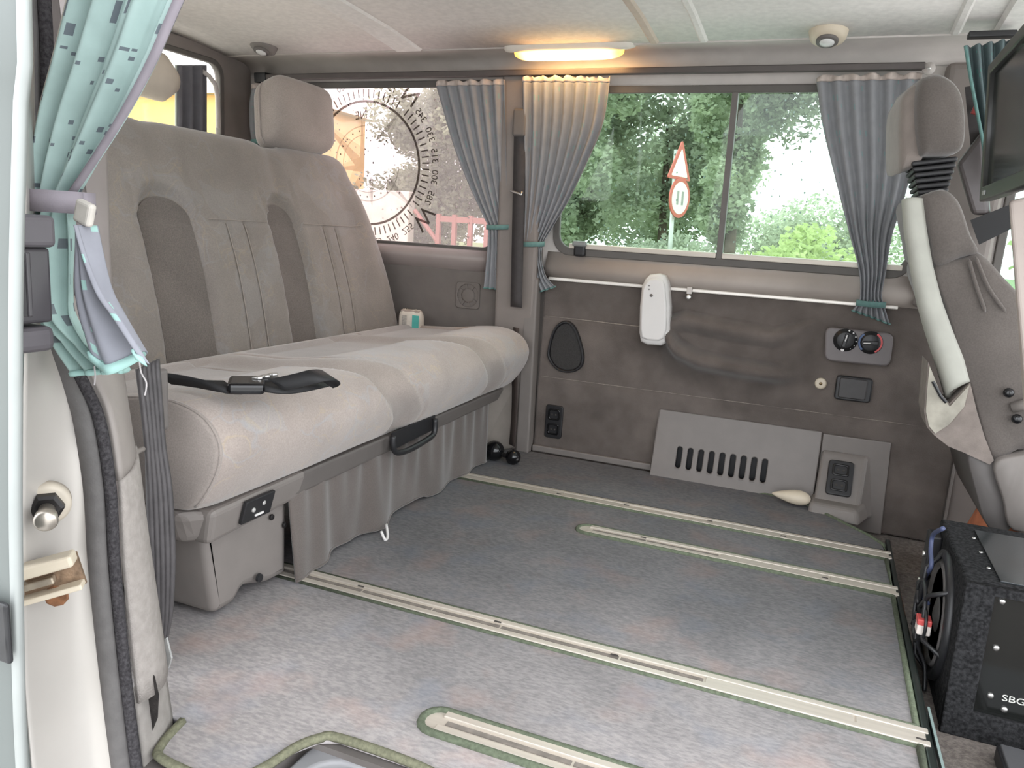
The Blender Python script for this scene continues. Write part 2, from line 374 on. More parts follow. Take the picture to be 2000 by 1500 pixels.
# wheel arch cover behind the bench's far end
mk('wheel_arch_cover', *hexa([(-1.45, 2.25, 0), (-1.005, 2.27, 0), (-.93, 2.46, 0), (-1.45, 2.46, 0)], [(-1.45, 2.30, .22), (-1.03, 2.31, .22), (-.94, 2.46, .25), (-1.45, 2.46, .25)]), mat('arch_beige', (128, 121, 114), .7, .06, 20), wall, bev=.02)

# ---- lower carpet-lined panel: a relief with armrest and creased seams
PXL, PXR, PZT = -.880, .400, .600
arm_up = [(-.46, .505), (-.40, .525), (-.25, .508), (-.13, .50), (-.02, .545), (.08, .575), (.18, .585), (.40, .590)]
arm_lo = [(-.46, .50), (-.455, .455), (-.41, .40), (-.34, .372), (-.22, .362), (-.08, .357)]
def interp(tab, x):
    if x <= tab[0][0]: return tab[0][1]
    for (a, b), (c, d) in zip(tab, tab[1:]):
        if x <= c: return lerp(b, d, (x-a)/(c-a))
    return tab[-1][1]
def panel_relief(x, z):
    d = 0.0
    up = interp(arm_up, x)
    k = smoothstep(-.475, -.42, x)*(1-smoothstep(.30, .40, x))
    # bulge below the upper curve, fading downwards
    below = smoothstep(up+.014, up-.014, z)
    d += lerp(.045, .008, smoothstep(-.10, .0, x))*k*below*smoothstep(.30, .44, z)
    # scooped grip with raised lower lip
    lo = interp(arm_lo[1:], x); kk = smoothstep(-.47, -.42, x)*(1-smoothstep(-.14, -.02, x))
    d += .042*kk*math.exp(-((z-lo-.012)/.020)**2)
    d -= .030*kk*smoothstep(lo+.02, lo+.05, z)*(1-smoothstep(up-.06, up-.02, z))
    kl = math.exp(-((x+.45)/.022)**2)*smoothstep(.41, .45, z)*(1-smoothstep(.49, .52, z)); d += .02*kl
    # creased seams
    for zs, w in ((.262, .0035), (.47, .003)):
        if zs > .4 and x > -.5: continue
        if zs < .4 and x > .36: continue
        d -= .003*math.exp(-((z-zs)/w)**2)
    if z < .262 and z > .20: d -= .0025*math.exp(-((x+.18)/.004)**2)
    d += .003*noise.noise(V((x*7, z*7, 3)))
    return d
def pf(u, v):
    x = lerp(PXL, PXR, u); z = lerp(0 if False else -.075, PZT, v)
    return V((x, 2.489-panel_relief(x, z), z))
pan = mk('lining_panel', *gridf(pf, 190, 120), m_brown, wall, True, sol=.012)
mk('panel_edge', *box((.404, 2.486, .24), (.008, .02, .64)), m_plast, wall, bev=.002)
# pale seam threads on the lining
for a, b in (((-.87, .262), (.35, .262)), ((-.87, .47), (-.50, .466))):
    pts = [V((lerp(a[0], b[0], t/12), 2.4822-panel_relief(lerp(a[0], b[0], t/12), lerp(a[1], b[1], t/12)), lerp(a[1], b[1], t/12)+.003)) for t in range(13)]
    mk('seam', *tube(pts, .0016, 5), mat('seam_thread', (140, 130, 122), .9, .2, 90), wall)
# bright strip under the window and its low kick trim
st = struct(mk('trim_1', *box((-.335, 2.476, .600), (1.06, .014, .011)), mat('bright_strip', (236, 230, 222), .35, .02, 20, metal=.2), bev=.003))
tk = struct(mk('trim_2', *box((-.67, 2.474, .012), (.42, .018, .022)), m_plast, bev=.004))

# ---- curved cove and ceiling
cove = catmull([V((0, 2.436, 1.245)), V((0, 2.428, 1.268)), V((0, 2.398, 1.286)), V((0, 2.345, 1.293)), V((0, 2.302, 1.291))], 5)
cl = struct(mk('ceiling', *ribbon([V((-2.12, p.y, p.z)) for p in [V((0, 2.298, 1.297)), V((0, 2.1, 1.315)), V((0, 1.7, 1.33)), V((0, 1.2, 1.325)), V((0, .80, 1.30)), V((0, .62, 1.28))]],
     [V((1.3, p.y, p.z)) for p in [V((0, 2.298, 1.297)), V((0, 2.1, 1.315)), V((0, 1.7, 1.33)), V((0, 1.2, 1.325)), V((0, .80, 1.30)), V((0, .62, 1.28))]]), m_head, None, True, sol=.012))
mk('cove', *ribbon([V((-2.10, p.y, p.z)) for p in cove], [V((1.3, p.y, p.z)) for p in cove]), m_cove, cl, True, sol=.006)
mk('cove_lip', *tube([(-2.05, 2.302, 1.2915), (1.3, 2.302, 1.2915)], .0045, 8), m_cove, cl, True)
def ceil_z(y): return interp([(.70, 1.27), (.80, 1.30), (1.2, 1.325), (1.7, 1.33), (2.1, 1.315), (2.298, 1.297)], y)
for x, w, h, mm in ((-1.325, .085, .005, m_head), (-.537, .016, .004, mat('ceiling_seam_tan', (206, 190, 176), .9, .05, 60)), (-.40, .012, .004, m_head), (.212, .012, .004, m_head), (.325, .05, .010, m_head)):
    ys = [.80, 1.2, 1.7, 2.1, 2.293]
    parts = []
    for a, b in zip(ys, ys[1:]):
        za, zb = ceil_z(a)-.007, ceil_z(b)-.007
        parts.append(hexa([(x-w/2, a, za-h), (x+w/2, a, za-h), (x+w/2, b, zb-h), (x-w/2, b, zb-h)], [(x-w/2-.01, a, za+.004), (x+w/2+.01, a, za+.004), (x+w/2+.01, b, zb+.004), (x-w/2-.01, b, zb+.004)]))
    mk('ceiling_rib', *merge(parts), mm, cl)
roof = mk('roof_skin', *box((-.4, 1.55, 1.40), (3.5, 2.0, .01)), m_silver, cl)

# ---- windows: frames and panes
def window(n, u0, u1, v0, v1, tint, bars, fr_m, r):
    w = struct(plate('window_%d' % n, rrect(u0-.012, v0-.012, u1+.012, v1+.012, r+.012), [rrect(u0+.010, v0+.012, u1-.010, v1-.010, r)], .014, .003, WM @ Matrix.Translation((0, 0, .004)), fr_m))
    xs = [u0]+bars+[u1]
    for a, b in zip(xs, xs[1:]):
        plate('pane', rrect(a, v0, b, v1, r*.6), [], .003, 0, WM @ Matrix.Translation((0, 0, -.012)), tint, w)
    for b in bars: mk('divider', *hexa(*[[wall3(b+i, v, j) for i, j in ((-.009, -.016), (.009, -.016), (.009, .010), (-.009, .010))] for v in (v0, v1)]), m_plast_d, w, bev=.002)
    return w
g1 = glass('green_glass', (.74, .83, .78)); g2 = glass('pink_film_glass', (.86, .78, .77), haze=.08); g3 = glass('clear_glass', (.95, .93, .88)); g4 = glass('green_glass_front', (.70, .82, .76))
fr_m = mat('window_rubber', (92, 88, 84), .6, .05, 30)
win1 = window(1, U1L, U1R, V1B, V1T, g1, [-.318], fr_m, .045)
win2 = window(2, U2L, U2R, V2B, V2T, g2, [], fr_m, .04)
win4 = window(4, U4L, U4R, .04, .56, g4, [], fr_m, .05)
# light aluminium bottom rails of the sliding window
for a, b in ((-.80, -.327), (-.309, .19)):
    mk('bottom_rail', *hexa(*[[wall3(x, V1B+.018+dv, o) for x, o in ((a, -.006), (b, -.006), (b, .016), (a, .016))] for dv in (-.006, .010)]), m_alu, win1, bev=.002)
lt = PW(1133, 486, .012)
wl_ = empty('window_latch', lt-WV*.02, 'small black latch at the lower corner of the sliding window', 'latch')
mk('latch_body', *box(lt, (.040, .022, .050), Matrix.Rotation(.08, 3, 'X')), m_black, wl_, bev=.008)
mk('latch_lever', *box(lt+V((0, -.010, .016)), (.048, .016, .018)), mat('latch_grey', (120, 122, 120), .3), wl_, bev=.006)
# raindrops on the two panes
def drops(name, u0, u1, v0, v1, n, w, seed):
    rnd = random.Random(seed); parts = []
    for i in range(n):
        u = rnd.uniform(u0, u1); v = v0+(v1-v0)*rnd.random()**.8; r = rnd.uniform(.0012, .0034)
        c = wall3(u, v, -.0145); vs = []
        for k in range(6):
            t = k*math.pi/3; vs.append(c+V((math.cos(t)*r, 0, 0))+WV*(math.sin(t)*r*1.25))
        vs.append(c-WN*r*.6); fs = [(k, (k+1) % 6, 6) for k in range(6)]; parts.append((vs, fs))
    o = mk(name, *merge(parts), mat('water_drop', (235, 240, 240), .05, spec=1.0), w, True); o['kind'] = 'stuff'; return o
drops('raindrops', -.80, .18, V1B+.03, V1T-.02, 240, win1, 3); drops('raindrops', -1.8, -1.09, V2B+.02, V2T-.03, 260, win2, 4)

# ---- tailgate wall at the back of the van with its window
XR = -2.08
back = struct(plate('wall_left', [(.72, ZB), (2.47, ZB), (2.43, 1.31), (.78, 1.31)], [rrect(1.0, .62, 2.275, 1.258, .05)], .03, .006, MXp(XR), m_pillar))
w3 = struct(plate('window_3', rrect(.99, .61, 2.285, 1.268, .055), [rrect(1.01, .63, 2.265, 1.250, .045)], .02, .004, MXp(XR+.012), fr_m))
plate('pane', rrect(1.0, .62, 2.275, 1.245, .05), [], .004, 0, MXp(XR-.012), g3, w3)
mk('corner_trim', *tube([PX(427, 250, XR+.05), PX(425, 190, XR+.05), PX(420, 165, XR+.05), PX(408, 148, XR+.05), PX(396, 140, XR+.05)], .008, 8), m_cove, w3, True)

# ---- near side wall behind the sliding door opening
wr = struct(plate('wall_right', [(-2.08, ZB), (-.99, ZB), (-.99, 1.29), (-2.08, 1.27)], [rrect(-1.95, .66, -1.12, 1.18, .05)[::-1]], .05, .01, mtx((0, .84, 0), (1, 0, 0), (0, 0, 1), (0, -1, 0)), mat('near_wall_trim', (142, 134, 131), .7, .05, 15)))

# ================================================================== DOORWAY, near left (rear edge of the sliding door opening)
# seal line, from the floor up and round to the roof
seal = [PY(x, y, .68) for x, y in ((252, 1560), (240, 1500), (215, 1300), (195, 1100), (186, 950), (165, 820), (138, 755), (105, 690), (82, 630), (72, 560), (68, 400), (62, 200), (55, 0))]
seal.append(V((seal[-1].x-.01, .68, 1.28)))
sealc = catmull(seal, 5)
outer = [PY(x, y, .585) for x, y in ((66, 1560), (60, 1500), (44, 1300), (40, 1100), (40, 950), (42, 820), (44, 755), (46, 690), (46, 630), (46, 560), (44, 400), (40, 200), (36, 0))]
outer.append(V((outer[-1].x-.01, .585, 1.28)))
outerc = catmull(outer, 5)
jamb = struct(mk('door_1', *gridf(lambda u, v: (lambda i: outerc[i].lerp(sealc[i], u)+V((-.018*math.sin(math.pi*u), .018*math.sin(math.pi*u), 0))+V((.010, -.012, 0))*(math.exp(-((u-.45)/.2)**2)*.8*smoothstep(.3, .5, v)*(1-smoothstep(.5, .56, v))))(min(int(v*(len(sealc)-1)+.5), len(sealc)-1)), 24, len(sealc)), m_silver, None, True, sol=.006))
mk('door_seal', *tube([p+V((.002, 0, 0)) for p in sealc], .015, 10), m_rubber, jamb, True)
mk('fuzzy_bead', *tube([p+V((.021, .004, 0)) for p in sealc], .0075, 8), m_fuzz, jamb, True)
# outer skin of the body beside the jamb
mk('body_flange', *ribbon([p+V((.004, -.004, 0)) for p in outerc], [p+V((-.25, -.05, 0)) for p in outerc]), m_bodyedge, jamb, True, sol=.004)
# inner lining of the pillar: vinyl above, felt below, down to the floor
inner = [PY(x, y, .79) for x, y in ((352, 1500), (345, 1420), (340, 1330), (335, 1200), (330, 1100), (325, 960), (320, 880), (312, 760), (285, 700), (255, 640), (225, 560), (180, 400), (150, 200), (130, 0))]
i2 = []
for p in sealc: 
    z = p.z; q = min(inner, key=lambda a: abs(a.z-z)); 
    lo = [a for a in inner if a.z <= z]; hi = [a for a in inner if a.z >= z]
    if lo and hi and hi[-1].z > lo[0].z: t = (z-lo[0].z)/(hi[-1].z-lo[0].z); q = lo[0].lerp(hi[-1], t)
    i2.append(V((q.x, .79, z)))
def lining(name, z0, z1, mm, off=0.0, bulge=.012):
    idx = [i for i, p in enumerate(sealc) if z0-.02 <= p.z <= z1+.02]
    A = []; B = []
    for i in idx:
        a = sealc[i]+V((.012, .024, 0)); a = V((a.x, a.y, min(max(a.z, z0), z1))); b = V((i2[i].x, .79, min(max(i2[i].z, z0), z1+.03*0))); A.append(a); B.append(b)
    n = 9
    def fn(u, v):
        i = int(v*(len(A)-1)+.5); p = A[i].lerp(B[i], u); return p+V((off+bulge*math.sin(math.pi*u), 0, .022*u if z1-A[i].z < .001 else 0))
    return mk(name, *gridf(fn, n, len(A)), mm, jamb, True, sol=.006)
lining('upper_lining', .396, .62, m_vinyl)
lining('felt_lining', .075, .395, m_felt, .002, .016)
lining('foot_lining', -.09, .10, mat('foot_felt', (142, 137, 132), 1, .08, 60, .4, bscale=300), -.004, .006)
lining('pillar_lining', .60, 1.27, mat('dark_lining', (120, 113, 113), .8, .06, 30), -.02, .0)
mk('lining_seam', *tube([PY(206, 905, .71), PY(245, 893, .755), PY(280, 876, .79)], .004, 6), m_vinyl, jamb, True)
# torn hole at the foot of the pillar lining
tear = [PY(x, y, .735) for x, y in ((272, 1330), (290, 1310), (298, 1345), (296, 1390), (285, 1418), (272, 1400), (264, 1365))]
mk('torn_hole', [p+V((.014, -.004, 0)) for p in tear]+[p+V((.018, -.006, 0)) for p in tear], [tuple(range(7)), tuple(range(13, 6, -1))]+[(i, (i+1) % 7, 7+(i+1) % 7, 7+i) for i in range(7)], mat('torn_dark', (48, 44, 42), .9, .4, 90, .6), jamb)
flap = [PY(x, y, .785) for x, y in ((300, 1300), (312, 1255), (326, 1245), (336, 1285), (330, 1305), (308, 1318))]
mk('torn_flap', flap, [tuple(range(6))], mat('torn_plastic', (150, 150, 148), .3, .2, 40), jamb, sol=.003)
# striker pin and its washer
sp = PY(92, 985, .62)
dr = V((.75, -.62, -.12)).normalized()
st_ = empty('striker_pin', sp, 'short steel striker pin bolted to the silver door jamb', 'striker pin')
mk('washer', *lathe([(.026, -.012), (.026, .002), (.021, .004)], sp, dr, 24), mat('stained_paint', (190, 180, 165), .5, .1, 30), st_, True)
mk('hex_base', *lathe([(.019, .003), (.019, .012), (.015, .015)], sp, dr, 6), m_screw, st_)
mk('pin', *lathe([(.009, .014), (.009, .030), (.012, .032), (.013, .044), (.010, .048)], sp, dr, 20), mat('worn_steel', (190, 182, 172), .35, .1, 60, metal=.8), st_, True)
# catch plate: cream channel with a rusty mechanism
cp = PY(84, 1128, .60)
ax_u = (PY(150, 1105, .63)-PY(42, 1135, .59)).normalized(); ax_n = V((.62, -.78, 0)).normalized(); ax_v = ax_n.cross(ax_u).normalized()
R3 = Matrix((ax_u, ax_v, ax_n)).transposed()
ct = empty('door_catch', cp, 'cream painted metal door catch with rusty slot on the jamb', 'door catch')
ln = .080
mk('upper_jaw', *box(cp+ax_v*.016+ax_n*.006, (ln, .015, .026), R3), m_cream, ct, bev=.004)
mk('lower_jaw', *box(cp-ax_v*.020+ax_n*.004, (ln, .007, .022), R3), m_cream, ct, bev=.002)
mk('back_plate', *box(cp-ax_v*.003-ax_n*.006, (ln, .042, .006), R3), mat('rusty_steel', (142, 118, 96), .6, .35, 50, .4, metal=.4), ct)
mk('pawl', *box(cp-ax_v*.004+ax_n*.004-ax_u*.010, (.045, .009, .012), R3), mat('greasy_steel', (168, 156, 140), .4, .2, 60, metal=.6), ct, bev=.002)
mk('rust_stain', *lathe([(.014, 0), (.012, .0015)], PY(112, 1158, .615)+V((.006, -.006, 0)), ax_n, 9), m_rust, ct)
# sliding door: its leading edge, seen at the far left of the picture
sd = empty('sliding_door', PY(20, 1560, .46), 'silver sliding door slid back, its edge at the far left', 'van door')
de = [PY(x, y, .47) for x, y in ((48, 1600), (38, 1400), (33, 1200), (30, 1000), (30, 800), (30, 600), (34, 400), (40, 200), (46, 0))]
de.append(V((de[-1].x, .47, 1.28))); de = catmull(de, 3)
mk('door_skin', *ribbon(de, [p+V((-.30, -.04, 0)) for p in de]), m_bodyedge, sd, True, sol=.01)
mk('edge_fold', *tube(de, .006, 8), mat('edge_grey', (150, 154, 152), .4, .05, 10, metal=.3), sd, True)
for i, (cx, cy) in enumerate(((12, 1190), (14, 1265))):
    p = PY(cx, cy, .455); mk('bolt', *lathe([(.004, 0), (.007, .001), (.007, .003), (.003, .004)], p+V((0, -.012, 0)), V((.1, -1, 0)), 14), m_chrome, sd, True)
p = PY(12, 1230, .46)
mk('latch_plate', *box(p+V((0, -.004, 0)), (.022, .006, .062)), m_black, sd, bev=.003)
# black latch housing on the jamb
lb = PY(45, 555, .60)
lh = empty('latch_housing', lb, 'tall black plastic latch housing on the jamb beside the turquoise curtain', 'latch housing')
def pbox(x0, y0, x1, y1, Y, d): 
    a = PY(x0, y0, Y); b = PY(x1, y1, Y); return box(((a.x+b.x)/2, Y, (a.z+b.z)/2), (abs(b.x-a.x), d, abs(b.z-a.z)))
mk('housing_body', *pbox(22, 480, 72, 632, .572, .04), m_blackg if False else mat('housing_black', (66, 63, 66), .35, .05, 20), lh, bev=.004)
mk('housing_top', *pbox(20, 416, 74, 484, .570, .046), mat('housing_grey', (88, 84, 88), .5, .05, 20), lh, bev=.006)
mk('housing_foot', *pbox(18, 632, 74, 690, .570, .046), mat('housing_grey', (88, 84, 88), .5), lh, bev=.008)
mk('housing_face', *pbox(30, 490, 62, 620, .550, .006), mat('housing_black', (58, 56, 58), .35), lh, bev=.002)
hk = [PY(x, y, .55) for x, y in ((3, 500), (5, 520), (3, 545), (10, 550), (10, 605), (2, 612))]
o_ = mk('wire_hook', *tube(catmull(hk, 4), .0028, 8), m_chrome, None, True); tag(o_, 'thin steel wire hook at the very left edge beside the black housing', 'hook')
# ================================================================== RAISED FLOOR, CARPET, RAILS
XE = .236
plat = plate('floor_platform', [(-1.98, .70), (-.80, .70), (-.63, .70), (-.63, .85), (.30, .85), (XE, .86), (XE, 2.18), (.03, 2.40), (-.02, 2.46), (-1.98, 2.46)], [], .07, .0, Matrix.Translation((0, 0, ZB+.035)), m_plast_d, flo)
carp = empty('floor_carpet', (-.4, 1.5, -.006), 'grey flecked carpet with green bound edges laid round the metal floor rails', 'carpet')
RW = .027
MC = Matrix.Translation((0, 0, -.004))
rails = [(2.075, -1.30, XE), (1.848, -.518, XE), (1.272, -1.30, XE+.003), (.962, -.49, XE+.003)]
def strip_pts(far, near, x0, x1): return [(x0, near), (x1, near), (x1, far), (x0, far)]
far_pts = [(-1.30, 2.075+RW), (XE-.012, 2.075+RW), (XE-.012, 2.155), (.19, 2.21), (.045, 2.37), (-.01, 2.42), (-.45, 2.455), (-1.30, 2.455)]
def slot(y, x0, x1):
    r = RW+.002; return [(x1+.05, y-r), (x1+.05, y+r)]+[(x0+r-math.sin(math.pi*k/8)*r, y+math.cos(math.pi*k/8)*r) for k in range(9)]
midp = [(-1.30, 1.272+RW), (XE-.012, 1.272+RW), (XE-.012, 1.848-RW-.002)]+[(q[0], q[1]) for q in reversed(slot(1.848, -.518, XE)[2:])]+[(XE-.012, 1.848+RW+.002), (XE-.012, 2.075-RW), (-1.30, 2.075-RW)]
nearp = [(-1.30, .79), (-.80, .79), (-.785, .735), (-.76, .715), (-.66, .715), (-.63, .76), (-.618, .815), (-.60, .848), (-.575, .862), (-.45, .862), (-.30, .845), (XE-.012, .845),
         (XE-.012, .962-RW-.002)]+[(q[0], q[1]) for q in reversed(slot(.962, -.49, XE)[2:])]+[(XE-.012, .962+RW+.002), (XE-.012, 1.272-RW), (-1.30, 1.272-RW)]
for nm, pts in (('carpet_strip', far_pts), ('carpet_strip', midp), ('carpet_strip', nearp)):
    plate(nm, pts, [], .010, .002, MC, m_carp, carp)
def bind(pts, mm, r=.0055):
    mk('binding', *tube(catmull([V((x, y, .0015)) for x, y in pts], 4) if mm is m_bindo else [V((x, y, .0015)) for x, y in pts], r, 6), mm, carp, True)
bind([(-1.1, 2.075-RW), (XE-.012, 2.075-RW)], m_bind, .005); bind(far_pts[:7][::1], m_bind, .005)
bind(midp[2:-1], m_bind, .006); bind([(-1.1, 1.272+RW), (XE-.012, 1.272+RW)], m_bind, .006); bind([(XE-.012, 1.272+RW), (XE-.012, 1.848-RW)], m_bind)
bind([(-1.0, 1.272-RW), (XE-.012, 1.272-RW)], m_bind, .004); bind(nearp[12:-1], m_bind, .007); bind(nearp[1:12], m_bindo, .007)
# step well by the door
wl = struct(plate('trim_3', rrect(-.618, .45, .10, .872, .03), [rrect(-.590, .47, .09, .846, .045)], .05, .006, Matrix.Translation((0, 0, -.045)), mat('step_plastic', (132, 132, 134), .45, .05, 20)))
mk('step_floor', *box((-.25, .66, -.20), (.72, .45, .02)), mat('step_floor', (120, 122, 126), .6, .08, 30), wl)
mk('step_riser', *box((-.25, .865, -.12), (.72, .02, .16)), mat('step_floor', (120, 122, 126), .6), wl)
mk('step_side', *box((-.605, .66, -.12), (.02, .42, .16)), mat('step_floor', (120, 122, 126), .6), wl)
# dark edge trim of the platform
et = struct(mk('trim_4', *hexa([(XE-.004, .80, -.078), (XE+.034, .80, -.078), (XE+.026, 2.20, -.078), (XE-.004, 2.20, -.078)], [(XE-.006, .80, .004), (XE+.008, .80, .006), (XE+.004, 2.20, .006), (XE-.006, 2.20, .004)]), m_dgreen, bev=.003))
mk('clear_edge', *hexa([(XE+.022, .80, -.02), (XE+.026, .80, -.02), (XE+.018, 1.36, -.02), (XE+.014, 1.36, -.02)], [(XE+.016, .80, .012), (XE+.020, .80, .012), (XE+.012, 1.36, .010), (XE+.008, 1.36, .010)]), mat('edge_clear', (150, 168, 165), .1, metal=.3), et)
rl = ['aluminium floor rail nearest the brown side wall', 'shorter aluminium floor rail with rounded end, second from the side wall',
      'long aluminium floor rail running from under the bench corner', 'short rounded aluminium floor rail nearest the door step']
for k, (y, x0, x1) in enumerate(rails):
    e = empty('floor_rail', ((x0+x1)/2, y, 0), rl[k], 'floor rail', 'seat rails let into the floor')
    rnd = random.Random(k+2); rr = RW-.001
    end = [(x0+rr-math.sin(math.pi*t/10)*rr, y+math.cos(math.pi*t/10)*rr) for t in range(11)] if k in (1, 3) else [(x0, y+rr), (x0, y-rr)]
    plate('channel', end+[(x1, y-rr), (x1, y+rr)], [], .012, .002, Matrix.Translation((0, 0, -.003)), m_alu, e)
    xs = x0+(.03 if k in (1, 3) else 0)
    for s in (-1, 1): mk('lip', *box(((xs+x1)/2, y+s*.0175, .0045), (x1-xs, .014, .005)), m_alu, e, bev=.0015)
    # slide inserts filling the slot here and there, dark gaps between
    x = xs+.01
    while x < x1-.05:
        ln = rnd.uniform(.10, .26); ln = min(ln, x1-x-.005); fill = rnd.random() < .5
        if fill: mk('insert', *box((x+ln/2, y, .004), (ln, .020, .0035)), m_alu, e, bev=.001)
        else: mk('slot', *box((x+ln/2, y, .0034), (ln, .010, .0012)), mat('slot_grey', (120, 113, 106), .7, .25, 40) if k else mat('slot_light', (176, 166, 154), .7, .2, 40), e)
        if rnd.random() < .6: mk('dirt', *box((x+ln-.008, y+rnd.choice((-.012, 0, .01)), .0072), (.014, .004, .0012)), m_aludark, e)
        x += ln+.004
# end cap of the slotted rails
# ================================================================== REAR BENCH
YN, YF = .965, 2.425
bench = empty('rear_bench', (-1.2, 1.7, 0.012), 'grey velour three-seat rear bench with headrest and plastic base', 'bench seat')
prof = [(-1.46, .362), (-1.40, .392), (-1.33, .405), (-1.25, .410), (-1.16, .415), (-1.07, .428), (-1.00, .433), (-.945, .425), (-.905, .405), (-.882, .372), (-.882, .338), (-.897, .302), (-.918, .270), (-.938, .248), (-.97, .236), (-1.10, .232), (-1.46, .235)]
pc = catmull([V((a, 0, b)) for a, b in prof], 4)
np_ = len(pc)
ctr = V((-1.17, 0, .33))
def pad_edges(x, z):
    """the pads' outer borders sweep towards the far end lower down on the nose"""
    k = smoothstep(.43, .25, z) if x > -1.0 else 0
    return k
seams = (1.36, 1.90)
def cush(u, v):
    i = int(u*(np_-1)+.5); p = pc[i].copy(); y = lerp(YN, YF, v)
    # rounded ends
    e = min(y-YN, YF-y); e = max(e, 0); R = .075
    if e < R:
        k = math.sqrt(max(0, 1-((R-e)/R)**2)); s = .80+.20*k
        far = 1 if y > 1.7 else .35
        p = ctr+(p-ctr)*V((1, 0, 1)).x*1.0 if False else V((ctr.x+(p.x-ctr.x)*(1-(1-s)*far*.9 if p.x > ctr.x else 1), 0, ctr.z+(p.z-ctr.z)*(1-(1-s)*far*1.1)))
    # normal of the profile
    a = pc[max(i-1, 0)]; b = pc[min(i+1, np_-1)]; t = (b-a).normalized(); n = V((t.z*-1, 0, t.x)); n = -n if n.dot(p-ctr) < 0 else n
    d = 0.0
    front = 1 if p.x > -1.36 and p.z > .24 else 0
    if front:
        # curved seams between the pads: sweep with position along the profile
        sweep = .10*smoothstep(-1.05, -.885, p.x)*1.0 + .13*smoothstep(.40, .245, p.z)*(1 if p.x > -1.0 else 0)
        for s0 in seams:
            y0 = s0+sweep; w = .125
            d -= .016*smoothstep(y0-.006, y0+.010, y)*(1-smoothstep(y0+.04, y0+w, y))
            d -= .004*math.exp(-((y-y0-w-.02)/.006)**2)
        # sunk seat pans on top
        for c in (1.20, 1.72, 2.20):
            q = max(abs(y-c)/.185, abs(p.x+1.20)/.125)
            if p.z > .39: d -= .011*smoothstep(1.04, .93, q)
        d += .004*noise.noise(V((p.x*6, y*5, p.z*6)))
    return V((p.x, y, p.z))+n*d
vs, fs = gridf(cush, np_, 440)
fs.append(tuple(range(np_))); fs.append(tuple(439*np_+k for k in reversed(range(np_))))
cu = mk('seat_cushion', vs, fs, [m_velp, velour('strip_velour', (150, 140, 133), 0), m_vel], bench, True)
for p_ in cu.data.polygons:
    c = p_.center+cu.location+bench.location
    if c.z > .24 and c.x > -1.36:
        sweep = .10*smoothstep(-1.05, -.885, c.x)+.13*smoothstep(.40, .245, c.z)*(1 if c.x > -1.0 else 0)
        for s0 in seams:
            if s0+sweep < c.y < s0+sweep+.125: p_.material_index = 1
        for cc_ in (1.20, 1.72, 2.20):
            if c.z > .37 and max(abs(c.y-cc_)/.185, abs(c.x+1.20)/.125) < .97: p_.material_index = 2
    if c.y < YN+.01: p_.material_index = 2
# piping at the near end
endp = [cush(k/(np_-1), 0.006) + V((0, -.002, 0)) for k in range(8, np_-12)]
mk('piping', *tube(endp, .003, 6), m_vel, cu, True)

# backrest
BX0, BZ0, BX1, BZ1 = -1.385, .345, -1.625, .985
bdir = V((BX1-BX0, 0, BZ1-BZ0)); blen = bdir.length; bdir.normalize(); bn = V((bdir.z, 0, -bdir.x))
pads = [(1.00, 1.355), (1.60, 1.845), (1.985, 2.335)]   # raised pads, sunk arches between
def back(u, v):
    y = lerp(1.03, YF-.005, u); h = v*blen
    p = V((BX0, y, BZ0))+bdir*h
    d = 0.0
    shift = (h-.40)*.16 if False else 0
    lean = .13*(v-.3)
    yy = y-lean*.55
    for c, w, top in ((1.475, .085, .47), (1.915, .062, .475)):
        q = abs(yy-c)/w
        arch = top-.07*max(0, 1-math.sqrt(max(0, 1-min(q, 1)**2)))
        m_ = (1-smoothstep(.97, 1.2, q))*(1-smoothstep(arch+.005, arch+.035, h))
        d -= .026*m_
        d -= .004*math.exp(-((q-1.2)/.10)**2)*(1-smoothstep(.5, .6, h))
        # shallow groove going on to the top
        d -= .010*math.exp(-((yy-c-.02)/.035)**2)*smoothstep(.44, .54, h)
    # upright stitches in the pads below a cross seam
    for c in (1.665, 1.735, 2.10, 2.165):
        d -= .007*math.exp(-((yy-c)/.006)**2)*(1-smoothstep(.395, .41, h))
    d -= .002*math.exp(-((h-.40)/.006)**2)
    # side bolster
    d += .020*smoothstep(2.25, 2.33, yy)*(1-smoothstep(.50, .62, h))
    # curvature: rounded top and sides
    e = min(y-1.03, YF-.005-y); d -= .06*(1-math.sqrt(max(0, 1-max(0, 1-e/.06)**2)))
    et_ = blen-h; d -= .07*(1-math.sqrt(max(0, 1-max(0, 1-et_/.07)**2)))
    d += .018*math.sin(math.pi*min(1, v*1.3)) + .003*noise.noise(V((y*5, h*5, 0)))
    p += bn*d
    # top line: highest in the middle of the near part, far shoulder falls off
    p.z -= .03*smoothstep(2.34, 2.42, y)*smoothstep(.6, 1, v) 
    p.z -= .012*math.exp(-((y-2.03)/.06)**2)*smoothstep(.8, 1, v)
    return p
vs, fs = gridf(back, 170, 110)
nb = len(vs)
